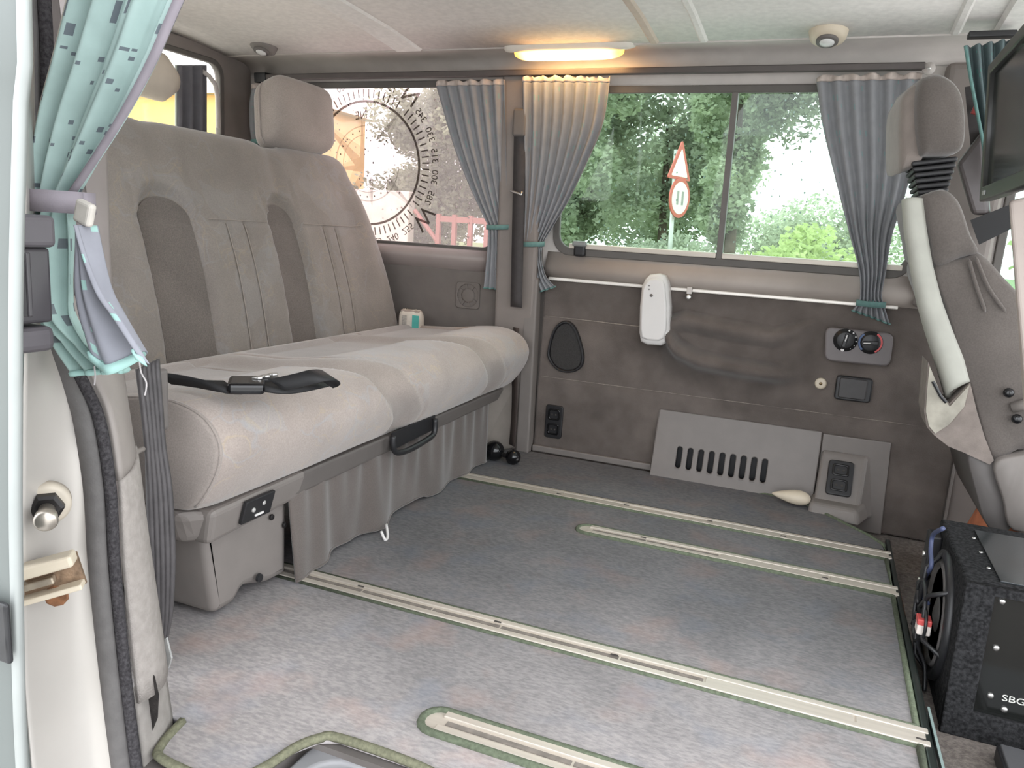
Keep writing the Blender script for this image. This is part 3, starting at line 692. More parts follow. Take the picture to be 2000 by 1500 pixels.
# closed shell: rear face
rear = []
per = [i for i in range(170)]+[j*170+169 for j in range(1, 110)]+[109*170+i for i in range(168, -1, -1)]+[j*170 for j in range(108, 0, -1)]
rim = [vs[i]-bn*.11 for i in per]
k0 = len(vs); vs = vs+rim; n = len(per)
fs = fs+[(per[i], per[(i+1) % n], k0+(i+1) % n, k0+i) for i in range(n)]+[tuple(k0+i for i in range(n))]
br = mk('backrest', vs, fs, [velour('back_velour', (128, 121, 115), .10)], bench, True)
for c0, w, top in ((1.475, .085, .47), (1.915, .062, .475)):
    def insf(u, v):
        q = (2*u-1)*.97; h = v*(top-.004-.07*(1-math.sqrt(1-q*q)))+.01*(1-v); vv_ = h/blen
        y = c0+q*w+.13*(vv_-.3)*.55
        return back((y-1.03)/(YF-.005-1.03), vv_)+bn*.004
    mk('back_insert', *gridf(insf, 31, 60), velour('arch_velour', (104, 97, 92), 0), br, True)
for c0 in (1.665, 1.735, 2.10, 2.165):
    pts = []
    for k in range(26):
        h = .02+.375*k/25; vv_ = h/blen; y = c0+.13*(vv_-.3)*.55; pts.append(back((y-1.03)/(YF-.005-1.03), vv_)+bn*.0052)
    mk('stitching', *tube(pts, .0013, 5), mat('stitch_thread', (150, 141, 134), .9), br)
for a, b in ((1.60, 1.83), (2.0, 2.30)):
    pts = [back((lerp(a, b, k/20)+.02-1.03)/(YF-.005-1.03), .405/blen)+bn*.001 for k in range(21)]
    mk('stitching', *tube(pts, .0012, 5), mat('stitch_thread', (150, 141, 134), .9), br)
# headrest
def hr(u, v):
    t = 2*math.pi*u; y = math.cos(t); x = math.sin(t); y = math.copysign(abs(y)**.28, y); x = math.copysign(abs(x)**.5, x)
    s = math.sin(math.pi*min(1, max(0, .5*(1 if v > .5 else v*2)+(0 if v <= .5 else 0)))) if False else 1
    k = (1-abs(2*v-1)**6)**.45 if 0 < v < 1 else 0.02
    wy = .160*(.9+.1*k)*(1-.06*v); h = v*.215
    return V((BX1-.030, 2.170, .955))+V((-.08, 0, 1)).normalized()*h+V((0, wy*y*k**.4, 0))+bn*(.060*x*k)
vs, fs = gridf(hr, 40, 26, True); fs += [tuple(range(40)), tuple(25*40+q for q in reversed(range(40)))]
hd = mk('headrest', vs, fs, m_vel, bench, True)
pp = [hr(u/40*.5+.5*0, 0) for u in range(1)]
mk('headrest_piping', *tube([hr(.52, .08+.84*t/14)+V((.004, -.002, 0)) for t in range(15)], .0028, 6), m_vel, hd, True)
for y in (2.07, 2.20): mk('headrest_post', *tube([(BX1-.03, y, .90), (BX1-.045, y, 1.0)], .006, 10), m_chrome, bench, True)

# base: moulded plastic under the cushion, box below, frame rail, skirt
mk('base_moulding', *hexa([(-1.42, .985, .155), (-.985, .985, .165), (-.945, 1.03, .172), (-1.42, 1.03, .16)], [(-1.42, .955, .238), (-.975, .955, .238), (-.925, 1.0, .238), (-1.42, 1.03, .238)]), m_plast, bench, bev=.02)
mk('front_moulding', *hexa([(-1.10, 1.0, .165), (-.945, 1.0, .168), (-.955, 1.27, .175), (-1.10, 1.27, .175)], [(-1.10, .99, .238), (-.925, .99, .238), (-.935, 1.27, .238), (-1.10, 1.27, .238)]), m_plast, bench, bev=.012)
mk('frame_rail', *hexa([(-1.0, 1.24, .185), (-.95, 1.24, .185), (-.95, 2.30, .20), (-1.0, 2.30, .20)], [(-1.0, 1.24, .236), (-.94, 1.24, .236), (-.94, 2.33, .238), (-1.0, 2.33, .238)]), m_plast_d, bench, bev=.006)
bx = [(1.045, .012), (1.085, .012), (1.10, .030), (1.16, .035), (1.235, .012), (1.25, .012), (1.25, .172), (1.02, .172)]
plate('base_box', roundpoly([(1.040, .012), (1.095, .012), (1.118, .038), (1.19, .014), (1.25, .012), (1.25, .175), (1.015, .175)], .014), [], .42, .016, MXp(-1.180), m_plast, bench)
for (x, y) in ((530, 1010), (555, 1025)):
    p = PX(x, y, -.966); mk('screw', *lathe([(.0065, 0), (.006, .003), (.003, .004)], p, V((1, 0, 0)), 10), m_screw, bench)
p = PX(505, 1128, -.962); mk('snap_hole', *lathe([(.009, 0), (.008, .005), (.004, .005)], p, V((1, 0, 0)), 12), m_black, bench)
p0 = PX(490, 1005, -.945)
Rsw = Matrix.Rotation(.28, 3, 'Y')
sw = mk('switch_plate', *box((-.930, p0.y, p0.z+.018), (.008, .080, .048), Rsw), m_black, bench, bev=.002)
for dy, dz, s in ((-.016, .004, .005), (.012, .010, .005)): mk('switch_button', *lathe([(s, 0), (s*.8, .003)], (-.926, p0.y+dy, p0.z+.014+dz), V((1, 0, 0)), 12), mat('switch_grey', (170, 168, 165), .4), sw, True)
mk('switch_mark', *box((-.929, p0.y+.004, p0.z+.004), (.003, .022, .004)), m_white, sw)
# velour skirt in soft folds
def skirt(u, v):
    y = lerp(1.235, 2.235, u); top = .205; bot = .004+.010*abs(math.sin(u*9))*(1 if u < .6 else .3)
    z = lerp(top, bot, v)
    if u < .12: z = lerp(top, -.0+.004+.0*u, v)
    x = -.957+.009*noise.noise(V((y*9, 2, 5)))*(.4+.6*v)+.005*math.sin(y*47+3*math.sin(y*5))*(.3+.7*v)+.014*math.sin(y*21)*v*math.sin(math.pi*min(1, u*1.2))+.004*math.sin(y*90)*(1-v)+.014*v*smoothstep(.35, .0, u)
    return V((x, y, z))
sk = mk('skirt', *gridf(skirt, 130, 24), m_vels, bench, True, sol=.004)
mk('skirt_hem', *tube([skirt(k/60, 1)+V((.002, 0, .003)) for k in range(61)], .003, 5), m_vels, sk, True)
# pull handle
hp = [PX(x, y, -.915) for x, y in ((768, 852), (768, 872), (776, 884), (800, 878), (835, 858), (848, 845), (850, 818))]
hdl = mk('pull_handle', *tube(catmull(hp, 4), .0075, 10), m_black, bench, True)
mk('handle_plate', *hexa([PX(766, 880, -.932), PX(850, 838, -.932), PX(850, 838, -.955), PX(766, 880, -.955)], [PX(764, 845, -.932), PX(850, 810, -.932), PX(850, 810, -.955), PX(764, 845, -.955)]), m_black, hdl, bev=.003)
# lap belt lying on the bench
def top_z(x): 
    return interp([(p.x, p.z) for p in pc[:32]], x)
lb_ = empty('lap_belt', PX(480, 750, -1.10), 'black lap belt with plastic buckle lying across the bench cushion', 'seat belt')
def belt(pts, w, name, par, mm, th=.003):
    A = []; B = []
    for p, wd in pts: A.append(V(p)-V(wd)*w/2); B.append(V(p)+V(wd)*w/2)
    n = len(A); A = catmull(A, 4); B = catmull(B, 4); return mk(name, *ribbon(A, B), mm, par, True, sol=th)
wd = V((.78, .05, -.36)).normalized(); LZ = .016
belt([(PZ(318, 738, .456), wd), (PZ(370, 745, .458), wd), (PZ(420, 755, .456), wd), (PZ(455, 757, .454), wd)], .042, 'strap', lb_, m_web)
belt([(PZ(470, 750, .456), wd), (PZ(520, 757, .454), wd), (PZ(560, 757, .452), wd), (PZ(600, 750, .454), wd), (PZ(636, 742, .452), wd)], .036, 'strap', lb_, m_web)
belt([(PZ(540, 752, .459), wd), (PZ(590, 741, .472), wd), (PZ(620, 734, .479), wd), (PZ(643, 734, .474), wd), (PZ(648, 742, .462), wd), (PZ(636, 748, .454), wd)], .036, 'strap_loop', lb_, m_web)
c = PZ(482, 752, .455); Rz = Matrix.Rotation(math.radians(38), 3, 'Z')
mk('buckle', *box(c, (.062, .075, .020), Rz), m_blackg, lb_, bev=.007)
mk('tongue', *box(c+V((.012, .035, .004)), (.05, .02, .012), Rz), m_black, lb_, bev=.003)
for k in range(3): mk('buckle_pin', *tube([c+V((.004, .010+.02*k, .010)), c+V((.020, .016+.02*k, .013))], .0035, 8), m_chrome, lb_, True)

# white and teal wipes pack standing between bench and wall
q = PY(795, 632, 2.36)
wp = empty('wipes_pack', (q.x, 2.38, .39), 'small white and teal soft pack wedged between backrest and side wall', 'pack')
def packf(u, v):
    t = 2*math.pi*u; k = (1-.25*v**6); y = math.copysign(abs(math.cos(t))**.5, math.cos(t)); x = math.copysign(abs(math.sin(t))**.5, math.sin(t))
    return V((q.x, 2.39, .392))+V((x*.042*k, y*.028*k*(1-.6*v**8), v*.064+.003*math.sin(9*t)*v))
vs, fs = gridf(packf, 32, 14, True); fs += [tuple(range(32)), tuple(13*32+k for k in reversed(range(32)))]
mk('wrapper', vs, fs, mat('pack_white', (214, 206, 194), .5, .05, 40, .2), wp, True)
mk('teal_label', *box((q.x+.032, 2.361, .418), (.026, .003, .046)), mat('teal_print', (86, 178, 168), .5), wp, bev=.001)
mk('grey_print', *box((q.x-.012, 2.361, .418), (.018, .003, .04)), mat('pack_print', (170, 164, 156), .5, .2, 200), wp, bev=.001)
mk('flap', *box((q.x, 2.388, .452), (.07, .03, .006)), mat('pack_flap', (176, 160, 150), .6), wp, bev=.002)

# ribbed dark strap hanging from the near pillar (shoulder belt webbing)
sb = empty('shoulder_belt', PY(300, 1380, .80), 'dark grey ribbed shoulder belt hanging down the near door pillar', 'seat belt')
Lp = [PY(x, y, .80) for x, y in ((262, 720), (272, 800), (280, 880), (283, 960), (286, 1050), (289, 1150), (291, 1230), (292, 1290), (288, 1325))]
Rp = [PY(x, y, .83) for x, y in ((305, 700), (312, 790), (318, 870), (330, 950), (336, 1050), (336, 1120), (331, 1200), (316, 1270), (300, 1320))]
Lc = catmull(Lp, 5); Rc = catmull(Rp, 5)
def strapf(u, v):
    i = int(v*(len(Lc)-1)+.5); p = Lc[i].lerp(Rc[i], u); return p+V((.0035*abs(math.sin(u*math.pi*5))+.004, -.002*abs(math.sin(u*math.pi*5)), 0))
mk('webbing', *gridf(strapf, 41, len(Lc)), m_webg, sb, True, sol=.004)
mk('guide', *pbox(303, 720, 318, 843, .835, .03), m_plast_d, sb, bev=.006)
mk('frayed_end', *tube([PY(292, 1295, .795), PY(284, 1340, .785), PY(278, 1385, .775)], [.008, .010, .006], 8), mat('frayed', (70, 64, 60), .9, .4, 80, .6), sb, True)
# ================================================================== CURTAINS
m_cur = curtain_mat('grey_curtain', (138, 139, 142), (124, 146, 146), 60, 40, .04)
m_curt = mat('curtain_edge_green', (98, 132, 128), .9, .1, 60)
m_tape = mat('heading_tape', (186, 174, 166), .9, .1, 80)
def curtain(name, label, L, R, off, folds, amp, tie, hemcol, group, seed=1, bottomflare=1.0, tape=True):
    """L, R: pixel points down the two edges, laid on the wall plane 'off' in front of it"""
    Lc = catmull([PW(x, y, off) for x, y in L], 6); Rc = catmull([PW(x, y, off) for x, y in R], 6); n = len(Lc)
    rnd = random.Random(seed); ph = [rnd.uniform(-.5, .5) for _ in range(40)]
    W0 = (Rc[0]-Lc[0]).length
    def fn(u, v):
        f = v*(n-1); i = min(int(f), n-2); t = f-i
        a = Lc[i].lerp(Lc[i+1], t); b = Rc[i].lerp(Rc[i+1], t)
        w = (b-a).length; am = amp*(.55+.45*min(1, w/W0))
        k = u*folds; wob = .35*ph[int(k) % 40]
        s = math.sin(2*math.pi*k+wob+1.2*math.sin(3*v))
        return a.lerp(b, u)+WN*(am*s + .006*math.sin(5*u+2*v))
    nu = folds*10+1; nv = 70
    e = empty(name, (Lc[-1]+Rc[-1])/2, label, 'curtain', group)
    vs, fs = gridf(fn, nu, nv)
    o = mk('cloth', vs, fs, m_cur, e, True, sol=.0016)
    uvl = o.data.uv_layers.new(name='UVMap')
    for lp in o.data.loops: uvl.data[lp.index].uv = ((lp.vertex_index % nu)/(nu-1), (lp.vertex_index//nu)/(nv-1))
    mk('hem', *tube([fn(k/(nu-1), .995) for k in range(nu)], .0032, 5), hemcol, e, True)
    if tape:
        def tp(u, v): 
            p = fn(u, .004+.0*v); return p+WV*(.018*v*(.55+.45*abs(math.sin(u*math.pi*folds*.8))))+WN*.002
        mk('heading_tape', *gridf(tp, nu, 4), m_tape, e, True, sol=.002)
    # tie-back: band round the gathered cloth
    tv = tie; cA = fn(0, tv); cB = fn(1, tv); c = (cA+cB)/2; hw = (cB-cA).length/2+.004; dp = amp*.62+.008; dx = (cB-cA).normalized()
    ring = [c+dx*(hw*math.cos(q*math.pi/12))+WN*(dp*math.sin(q*math.pi/12)) for q in range(24)]
    A = [p-WV*.008 for p in ring]; B = [p+WV*.008 for p in ring]; A.append(A[0]); B.append(B[0])
    mk('tieback', *ribbon(A, B), m_curt if hemcol is m_curt else m_cur, e, True, sol=.003)
    return e
G = 'grey curtains along the side windows'
curtain('curtain', 'grey curtain tied back beside the compass window, left of the pillar', [(852, 167), (868, 220), (890, 290), (920, 365), (948, 425), (955, 442), (955, 480), (950, 530), (946, 562)], [(984, 164), (986, 220), (988, 290), (990, 365), (992, 425), (994, 442), (998, 480), (1003, 530), (1006, 572)], .05, 6, .008, .63, m_curt, G, 1)
curtain('curtain', 'grey curtain with peach heading tape, tied back right of the pillar under the lamp', [(1021, 158), (1024, 240), (1027, 320), (1028, 390), (1027, 440), (1026, 475), (1024, 505), (1017, 550), (1008, 586)], [(1190, 158), (1178, 240), (1150, 310), (1112, 390), (1082, 440), (1062, 475), (1058, 505), (1068, 540), (1086, 560)], .05, 8, .009, .63, m_curt, G, 2)
curtain('curtain', 'grey curtain hanging left of the driver headrest, knotted at the foot', [(1595, 158), (1606, 240), (1622, 310), (1642, 390), (1660, 460), (1678, 530), (1680, 575), (1676, 590), (1664, 606)], [(1800, 152), (1795, 240), (1785, 310), (1765, 390), (1742, 460), (1730, 530), (1722, 575), (1726, 595), (1738, 634)], .05, 6, .010, .875, m_curt, G, 3)
curtain('curtain', 'grey curtain mostly hidden behind the bench headrest', [(492, 173), (490, 205), (492, 240), (495, 270), (500, 300)], [(606, 173), (606, 205), (604, 240), (600, 270), (598, 300)], .05, 5, .009, .80, m_curt, G, 4)

# the big turquoise curtain at the doorway
m_turq = curtain_mat('turquoise_curtain', (168, 190, 186), (108, 116, 122), 22, 30, .16)
m_turqb = curtain_mat('turquoise_curtain_reverse', (142, 143, 151), (152, 186, 180), 10, 12, .12)
m_lav = mat('lavender_band', (138, 131, 138), .8, .05, 40, .1, bscale=600)
YC = .655
tq = empty('door_curtain', PY(180, 720, YC), 'turquoise curtain with small grey squares, tied back at the open doorway', 'curtain')
def _ext(a, b): t = (1.262-a.z)/(a.z-b.z); return a+(a-b)*t
Lp = [_ext(PY(145, 0, YC), PY(115, 122, YC)), PY(145, 0, YC), PY(115, 122, YC), PY(90, 220, YC), PY(76, 315, YC), PY(76, 390, YC)]
Rp = [_ext(PY(366, 0, YC), PY(312, 122, YC)), PY(366, 0, YC), PY(312, 122, YC), PY(262, 215, YC), PY(208, 300, YC), PY(146, 390, YC)]
Lc = catmull(Lp, 8); Rc = catmull(Rp, 8)
def turq(u, v):
    f = v*(len(Lc)-1); i = min(int(f), len(Lc)-2); t = f-i
    a = Lc[i].lerp(Lc[i+1], t); b = Rc[i].lerp(Rc[i+1], t)
    s = math.sin(2*math.pi*3.6*u+1.3*math.sin(5*u)+.5)*(.6+.4*v) + .18*math.sin(2*math.pi*8*u+1)
    return a.lerp(b, u)+V((0, -.013*s*(1-.2*v), 0))
def cloth(name, fn, nu, nv, m, par, sol=.0018):
    vs, fs = gridf(fn, nu, nv); o = mk(name, vs, fs, m, par, True, sol=sol)
    uvl = o.data.uv_layers.new(name='UVMap')
    for lp in o.data.loops: uvl.data[lp.index].uv = ((lp.vertex_index % nu)/(nu-1), (lp.vertex_index//nu)/(nv-1))
    return o
cloth('cloth', turq, 101, 90, m_turq, tq)
mk('side_binding', *ribbon([turq(.965, k/60)+V((0, -.006, 0)) for k in range(61)], [turq(1, k/60)+V((.004, -.004, 0)) for k in range(61)]), m_lav, tq, True, sol=.003)
mk('edge_binding', *tube([turq(0, k/40) for k in range(41)], .003, 5), mat('edge_cream', (206, 200, 190), .9), tq, True)
# tie band and its buckle tab
c = PY(118, 396, YC-.01); hw = (PY(160, 396, YC)-PY(76, 396, YC)).length/2
ring = [c+V((hw*math.cos(q*math.pi/16), -.034*math.sin(q*math.pi/16), 0)) for q in range(33)]
mk('tie_band', *ribbon([p+V((0, 0, -.011)) for p in ring], [p+V((0, 0, .013)) for p in ring]), m_lav, tq, True, sol=.003)
pt = PY(160, 410, YC-.03); mk('tie_tab', *box(pt+V((.004, 0, -.003)), (.024, .010, .026), Matrix.Rotation(.3, 3, 'Y')), mat('tape_grey', (196, 190, 182), .5, .1, 40), tq, bev=.004)
# cloth below the tie: turquoise column and the turned-out grey flap
Lp = [PY(x, y, YC) for x, y in ((76, 405), (76, 480), (80, 560), (92, 620), (112, 668), (150, 728))]
Rp = [PY(x, y, YC) for x, y in ((146, 405), (152, 480), (152, 560), (154, 620), (190, 680), (250, 722))]
Ld = catmull(Lp, 6); Rd = catmull(Rp, 6)
def lowc(u, v):
    f = v*(len(Ld)-1); i = min(int(f), len(Ld)-2); t = f-i
    p = Ld[i].lerp(Ld[i+1], t).lerp(Rd[i].lerp(Rd[i+1], t), u); b = math.sin(math.pi*min(1, v*1.3))
    return p+V((0, -.022*math.sin(math.pi*u)*b-.010*math.sin(2*math.pi*3.2*u+.4), 0))
cloth('lower_cloth', lowc, 61, 40, curtain_mat('turquoise_lower', (164, 190, 185), (116, 124, 128), 12, 12, .10), tq)
mk('hem', *tube([lowc(k/60, 1) for k in range(61)], .004, 6), mat('hem_turq', (154, 190, 184), .9), tq, True)
Lp = [PY(x, y, YC-.03) for x, y in ((160, 440), (156, 490), (150, 560), (155, 620), (165, 665), (176, 712))]
Rp = [PY(x, y, YC-.03) for x, y in ((165, 440), (186, 510), (214, 575), (245, 615), (272, 655), (304, 703))]
Le = catmull(Lp, 6); Re = catmull(Rp, 6)
def flapc(u, v):
    f = v*(len(Le)-1); i = min(int(f), len(Le)-2); t = f-i
    p = Le[i].lerp(Le[i+1], t).lerp(Re[i].lerp(Re[i+1], t), u)
    return p+V((0, .012*math.cos(2*math.pi*1.4*u+.6)-.006*math.sin(2*math.pi*2.6*u), .010*math.sin(2*math.pi*1.4*u+1)*v*v))
cloth('turned_flap', flapc, 49, 40, m_turqb, tq)
vs, fs = ribbon([flapc(k/48, .93)+V((0, -.003, 0)) for k in range(49)], [flapc(k/48, 1.0)+V((0, -.003, -.002)) for k in range(49)])
mk('flap_hem', vs, fs, mat('hem_turq', (154, 190, 184), .9), tq, True, sol=.003)
for pts in (((184, 715), (186, 735), (184, 752)), ((272, 705), (276, 728), (286, 748), (283, 772))):
    mk('loose_thread', *tube(catmull([PY(x, y, YC-.03) for x, y in pts], 4), .0009, 5), mat('thread', (170, 165, 165), .9), tq)

# cab curtains at the right edge
def cabc(label, L, R, Y, folds, seed):
    Lc = catmull([PY(x, y, Y) for x, y in L], 6); Rc = catmull([PY(x, y, Y) for x, y in R], 6); n = len(Lc)
    def fn(u, v):
        f = v*(n-1); i = min(int(f), n-2); t = f-i
        return Lc[i].lerp(Lc[i+1], t).lerp(Rc[i].lerp(Rc[i+1], t), u)+V((0, -.016*math.sin(2*math.pi*folds*u+seed+1.5*v), 0))
    e = empty('cab_curtain', (Lc[-1]+Rc[-1])/2, label, 'curtain')
    cloth('cloth', fn, folds*10+1, 50, curtain_mat('cab_cloth', (98, 112, 114), (90, 130, 124), 40, 30, .05), e)
    mk('hem', *tube([fn(0, k/40) for k in range(41)], .004, 5), m_curt, e, True)
    return e
cabc('dark green curtain hanging in the cab behind the driver headrest', [(1884, 92), (1893, 150), (1905, 215), (1918, 280), (1926, 340)], [(1978, 76), (1976, 150), (1974, 215), (1968, 280), (1955, 350)], 2.20, 4, 1)
# curtain rail along the side windows
ra = PW(512, 150, .05); rb = PW(1806, 134, .05)
cr = empty('curtain_rail', (ra+rb)/2, 'dark metal curtain rail running above both side windows', 'curtain rail')
u0 = (ra-WP).x; u1 = (rb-WP).x; vv = (rb-WP).dot(WV)
mk('rail', *hexa(*[[wall3(x, vv+dv, o) for x, o in ((u0, .020), (u1, .020), (u1, .056), (u0, .056))] for dv in (-.002, .016)]), mat('rail_dark', (86, 80, 78), .5, .05, 20, metal=.3), cr, bev=.003)
mk('rail_bracket', *hexa(*[[wall3(x, vv+dv, o) for x, o in ((u0-.03, 0), (u0+.02, 0), (u0+.02, .06), (u0-.03, .06))] for dv in (-.012, .022)]), m_black, cr, bev=.004)
pe = PW(1814, 134, .045)
mk('end_screw', *lathe([(.016, 0), (.015, .004), (.006, .006), (.005, .009)], pe, WN, 18), m_cove, cr, True)
mk('screw_head', *lathe([(.005, .008), (.004, .011)], pe, WN, 12), m_chrome, cr, True)
# cab rail
rx = PY(1890, 70, 2.22); ry = PY(1985, 66, 2.22)
o_ = mk('cab_curtain_rail', *box((rx+ry)/2+V((0, 0, 0)), ((ry-rx).length, .03, .014)), m_black, None, bev=.003); tag(o_, 'short black curtain rail above the cab curtain at the ceiling edge', 'curtain rail')

# ================================================================== CEILING LIGHTS
lc = V((-.80, 2.335, 1.276)); tilt = Matrix.Rotation(math.radians(24), 3, 'X')
A = PY(986, 92, 2.315); B = PY(1244, 78, 2.315); lc = (A+B)/2; lc.y = 2.318; ll = (B-A).length
lamp = empty('ceiling_lamp', lc, 'long white ceiling lamp glowing warm orange between the curtains', 'lamp')
Mh = mtx(lc, (1, 0, 0), tilt @ V((0, 1, 0)), tilt @ V((0, 0, 1)))
plate('housing', rrect(-ll/2, -.036, ll/2, .036, .030), [], .030, .010, Mh, mat('lamp_white', (216, 210, 200), .4), lamp, True)
def diff(u, v):
    t = math.pi*v; k = 1-.45*abs(2*u-1)**8
    return Mh @ V((lerp(-ll*.405, ll*.405, u), -.010+.028*math.cos(t)*k, -.013-.030*math.sin(t)*k))
dm = bpy.data.materials.new('lit_diffuser'); dm.use_nodes = True; t = dm.node_tree; b = t.nodes['Principled BSDF']
b.inputs['Base Color'].default_value = RGB(255, 205, 130)
tcn = t.nodes.new('ShaderNodeTexCoord'); sx = t.nodes.new('ShaderNodeSeparateXYZ'); t.links.new(tcn.outputs['Generated'], sx.inputs[0])
rp = t.nodes.new('ShaderNodeValToRGB'); t.links.new(sx.outputs[0], rp.inputs[0])
rp.color_ramp.elements[0].color = RGB(235, 150, 50); rp.color_ramp.elements[1].color = RGB(235, 150, 50); rp.color_ramp.elements[0].position = .03; rp.color_ramp.elements[1].position = .97
for pos in (.24, .78): el = rp.color_ramp.elements.new(pos); el.color = (1.0, .74, .36, 1)
t.links.new(rp.outputs[0], b.inputs['Emission Color']); b.inputs['Emission Strength'].default_value = 2.1
mk('diffuser', *gridf(diff, 40, 13), dm, lamp, True, sol=.002)
ld = bpy.data.lights.new('lamp_tube', 'AREA'); ld.shape = 'RECTANGLE'; ld.size = ll*.75; ld.size_y = .03; ld.energy = .22; ld.color = (1, .55, .2)
lo = bpy.data.objects.new('lamp_tube_light', ld); COL.objects.link(lo); lo.parent = lamp; lo.location = tilt @ V((0, 0, -.05)); lo.rotation_euler = (math.radians(24), 0, 0)
for (x, y, Yl, lab, mm, s) in ((1617, 62, 2.275, 'cream round spot lamp at the ceiling edge above the sliding window', m_cream, 1.0), (514, 84, 2.25, 'pale round spot lamp at the ceiling edge above the bench headrest', m_plast, .95)):
    c = PY(x, y+9, Yl-.03); e = empty('spot_lamp', c, lab, 'spot lamp', 'round ceiling spot lamps'); ax = V((0, -.35, -1)).normalized()
    mk('shell', *lathe([(.050*s, -.034), (.048*s, -.012), (.044*s, .004), (.032*s, .013)], c, ax, 28), mm, e, True)
    mk('bezel', *lathe([(.027*s, .008), (.027*s, .017), (.021*s, .019)], c+V((0, -.004, 0)), ax, 24), m_plast_d, e, True)
    mk('lens', *lathe([(.020*s, .015), (.017*s, .021), (.007*s, .024)], c+V((0, -.004, 0)), ax, 24), mat('lens_white', (214, 214, 212), .2), e, True)

# ================================================================== WALL FITTINGS
YW = 2.486
def wpt(x, y, Y=YW): p = PY(x, y, Y); return (p.x, p.z)
# air freshener
af = empty('air_freshener', PY(1274, 675, 2.45), 'white automatic air freshener dispenser hung on the brown side wall', 'air freshener')
body = [(1259, 545), (1268, 536), (1285, 534), (1298, 538), (1304, 552), (1308, 600), (1307, 650), (1301, 670), (1290, 676), (1262, 674), (1250, 668), (1247, 650), (1248, 600), (1252, 560)]
M_ = MY(2.448)
plate('body', [wpt(x, y, 2.42) for x, y in body][::-1], [], .060, .016, M_, m_white, af, True)
fc = [(x*.84+1277*.16, y*.86+600*.14) for x, y in body]
plate('front_cover', [wpt(x, y, 2.42) for x, y in fc][::-1], [], .014, .006, MY(2.416), m_white, af, True)
p = PY(1272, 577, 2.409); mk('nozzle_ring', *lathe([(.016, 0), (.014, .003), (.008, .003), (.007, .001)], p+V((0, .004, 0)), V((0, -1, 0)), 24), mat('freshener_grey', (205, 202, 200), .4), af, True)
mk('nozzle', *lathe([(.005, 0), (.004, .004)], p, V((0, -1, 0)), 12), m_plast_d, af, True)
for y in (558, 565): mk('indicator', *lathe([(.002, 0), (.002, .003)], PY(1268, y, 2.408), V((0, -1, 0)), 8), m_plast_d, af)
# clip on the strip
c = PY(1346, 575, 2.462); e = empty('strip_clip', c, 'small metal clip on the bright wall strip beside the freshener', 'clip')
mk('clip_band', *box(c+V((0, 0, .012)), (.016, .012, .022)), m_cove, e, bev=.002); mk('clip_ring', *lathe([(.008, -.003), (.008, .003), (.004, .003)], c+V((0, -.004, -.008)), V((0, -1, 0)), 14), m_chrome, e, True)
# teardrop speaker grille
sg = [(1108, 626), (1122, 634), (1133, 655), (1142, 690), (1140, 712), (1128, 724), (1108, 727), (1088, 720), (1073, 700), (1072, 680), (1080, 650), (1092, 632)]
def spl(pts, n=5):
    P = [V((*p, 0)) for p in pts]; out = []; N = len(P)
    for i in range(N):
        p0, p1, p2, p3 = P[i-1], P[i], P[(i+1) % N], P[(i+2) % N]
        for k in range(n):
            t = k/n; q = .5*((2*p1)+(p2-p0)*t+(2*p0-5*p1+4*p2-p3)*t*t+(3*p1-p0-3*p2+p3)*t**3); out.append((q.x, q.y))
    return out
sgw = spl([wpt(x, y) for x, y in sg])[::-1]; cx = sum(p[0] for p in sgw)/len(sgw); cz = sum(p[1] for p in sgw)/len(sgw)
inn = [(cx+(x-cx)*.86, cz+(z-cz)*.90) for x, z in sgw]
spk = empty('speaker', (cx, YW, cz-.08), 'black teardrop loudspeaker let into the brown side wall by the bench', 'speaker')
plate('rim', sgw, [inn[::-1]], .022, .006, MY(2.480), m_black, spk, True)
plate('grille', inn, [], .012, .003, MY(2.482), mat('grille_cloth', (52, 50, 49), .8, .25, 300, .8, bscale=700), spk)
def socket(name, lab, pts, Y, M, par_pt, rows):
    us = [p for p in pts]; e = empty(name, par_pt, lab, 'socket', 'black double sockets')
    x0, z0, x1, z1 = us
    plate('faceplate', rrect(x0, z0, x1, z1, .010), [], .012, .003, M, m_black, e)
    w = x1-x0; h = z1-z0
    for k in range(2):
        zc = z0+h*(.28+.44*k); 
        plate('recess_ring', rrect(x0+w*.16, zc-h*.17, x1-w*.16, zc+h*.17, .008), [rrect(x0+w*.26, zc-h*.12, x1-w*.26, zc+h*.12, .006)], .008, .002, M @ Matrix.Translation((0, 0, .006)), m_blackg, e)
        for s in (-.11, .11): mk('contact_hole', *lathe([(.0035, 0), (.0035, .002)], M @ V(((x0+x1)/2+w*s, zc, .0065)), M.to_3x3() @ V((0, 0, 1)), 8), m_aludark, e)
    return e
a = wpt(1064, 852); b = wpt(1102, 793)
socket('double_socket', 'black double socket low on the brown wall below the speaker', (a[0], a[1], b[0], b[1]), YW, MY(2.482), (a[0], YW, a[1]), 2)
# heater outlet panel: sloping face, nine slots
hx0, hx1, hx2 = -.455, .045, .232
hV = V((0, .235, 1)).normalized()
MH = mtx((0, 2.428, 0.0), (1, 0, 0), hV, V((1, 0, 0)).cross(hV))
hz = .215
heat = empty('heater_outlet', (-.2, 2.44, 0), 'grey plastic heater outlet panel with nine upright slots at floor level', 'heater panel')
slots = []
for k in range(9):
    px = 1326+k*(1492-1326)/8; d1 = ray(px+1, 872+k*3.0); d2 = ray(px-1, 914+k*3.6)
    nn = MH.to_3x3() @ V((0, 0, 1)); o0 = MH.translation
    pa = CAM+d1*((o0-CAM).dot(nn)/d1.dot(nn)); pb = CAM+d2*((o0-CAM).dot(nn)/d2.dot(nn))
    li = MH.inverted(); qa = li @ pa; qb = li @ pb; xm = (qa.x+qb.x)/2
    slots.append(rrect(xm-.0085, qb.y, xm+.0085, qa.y, .0084))
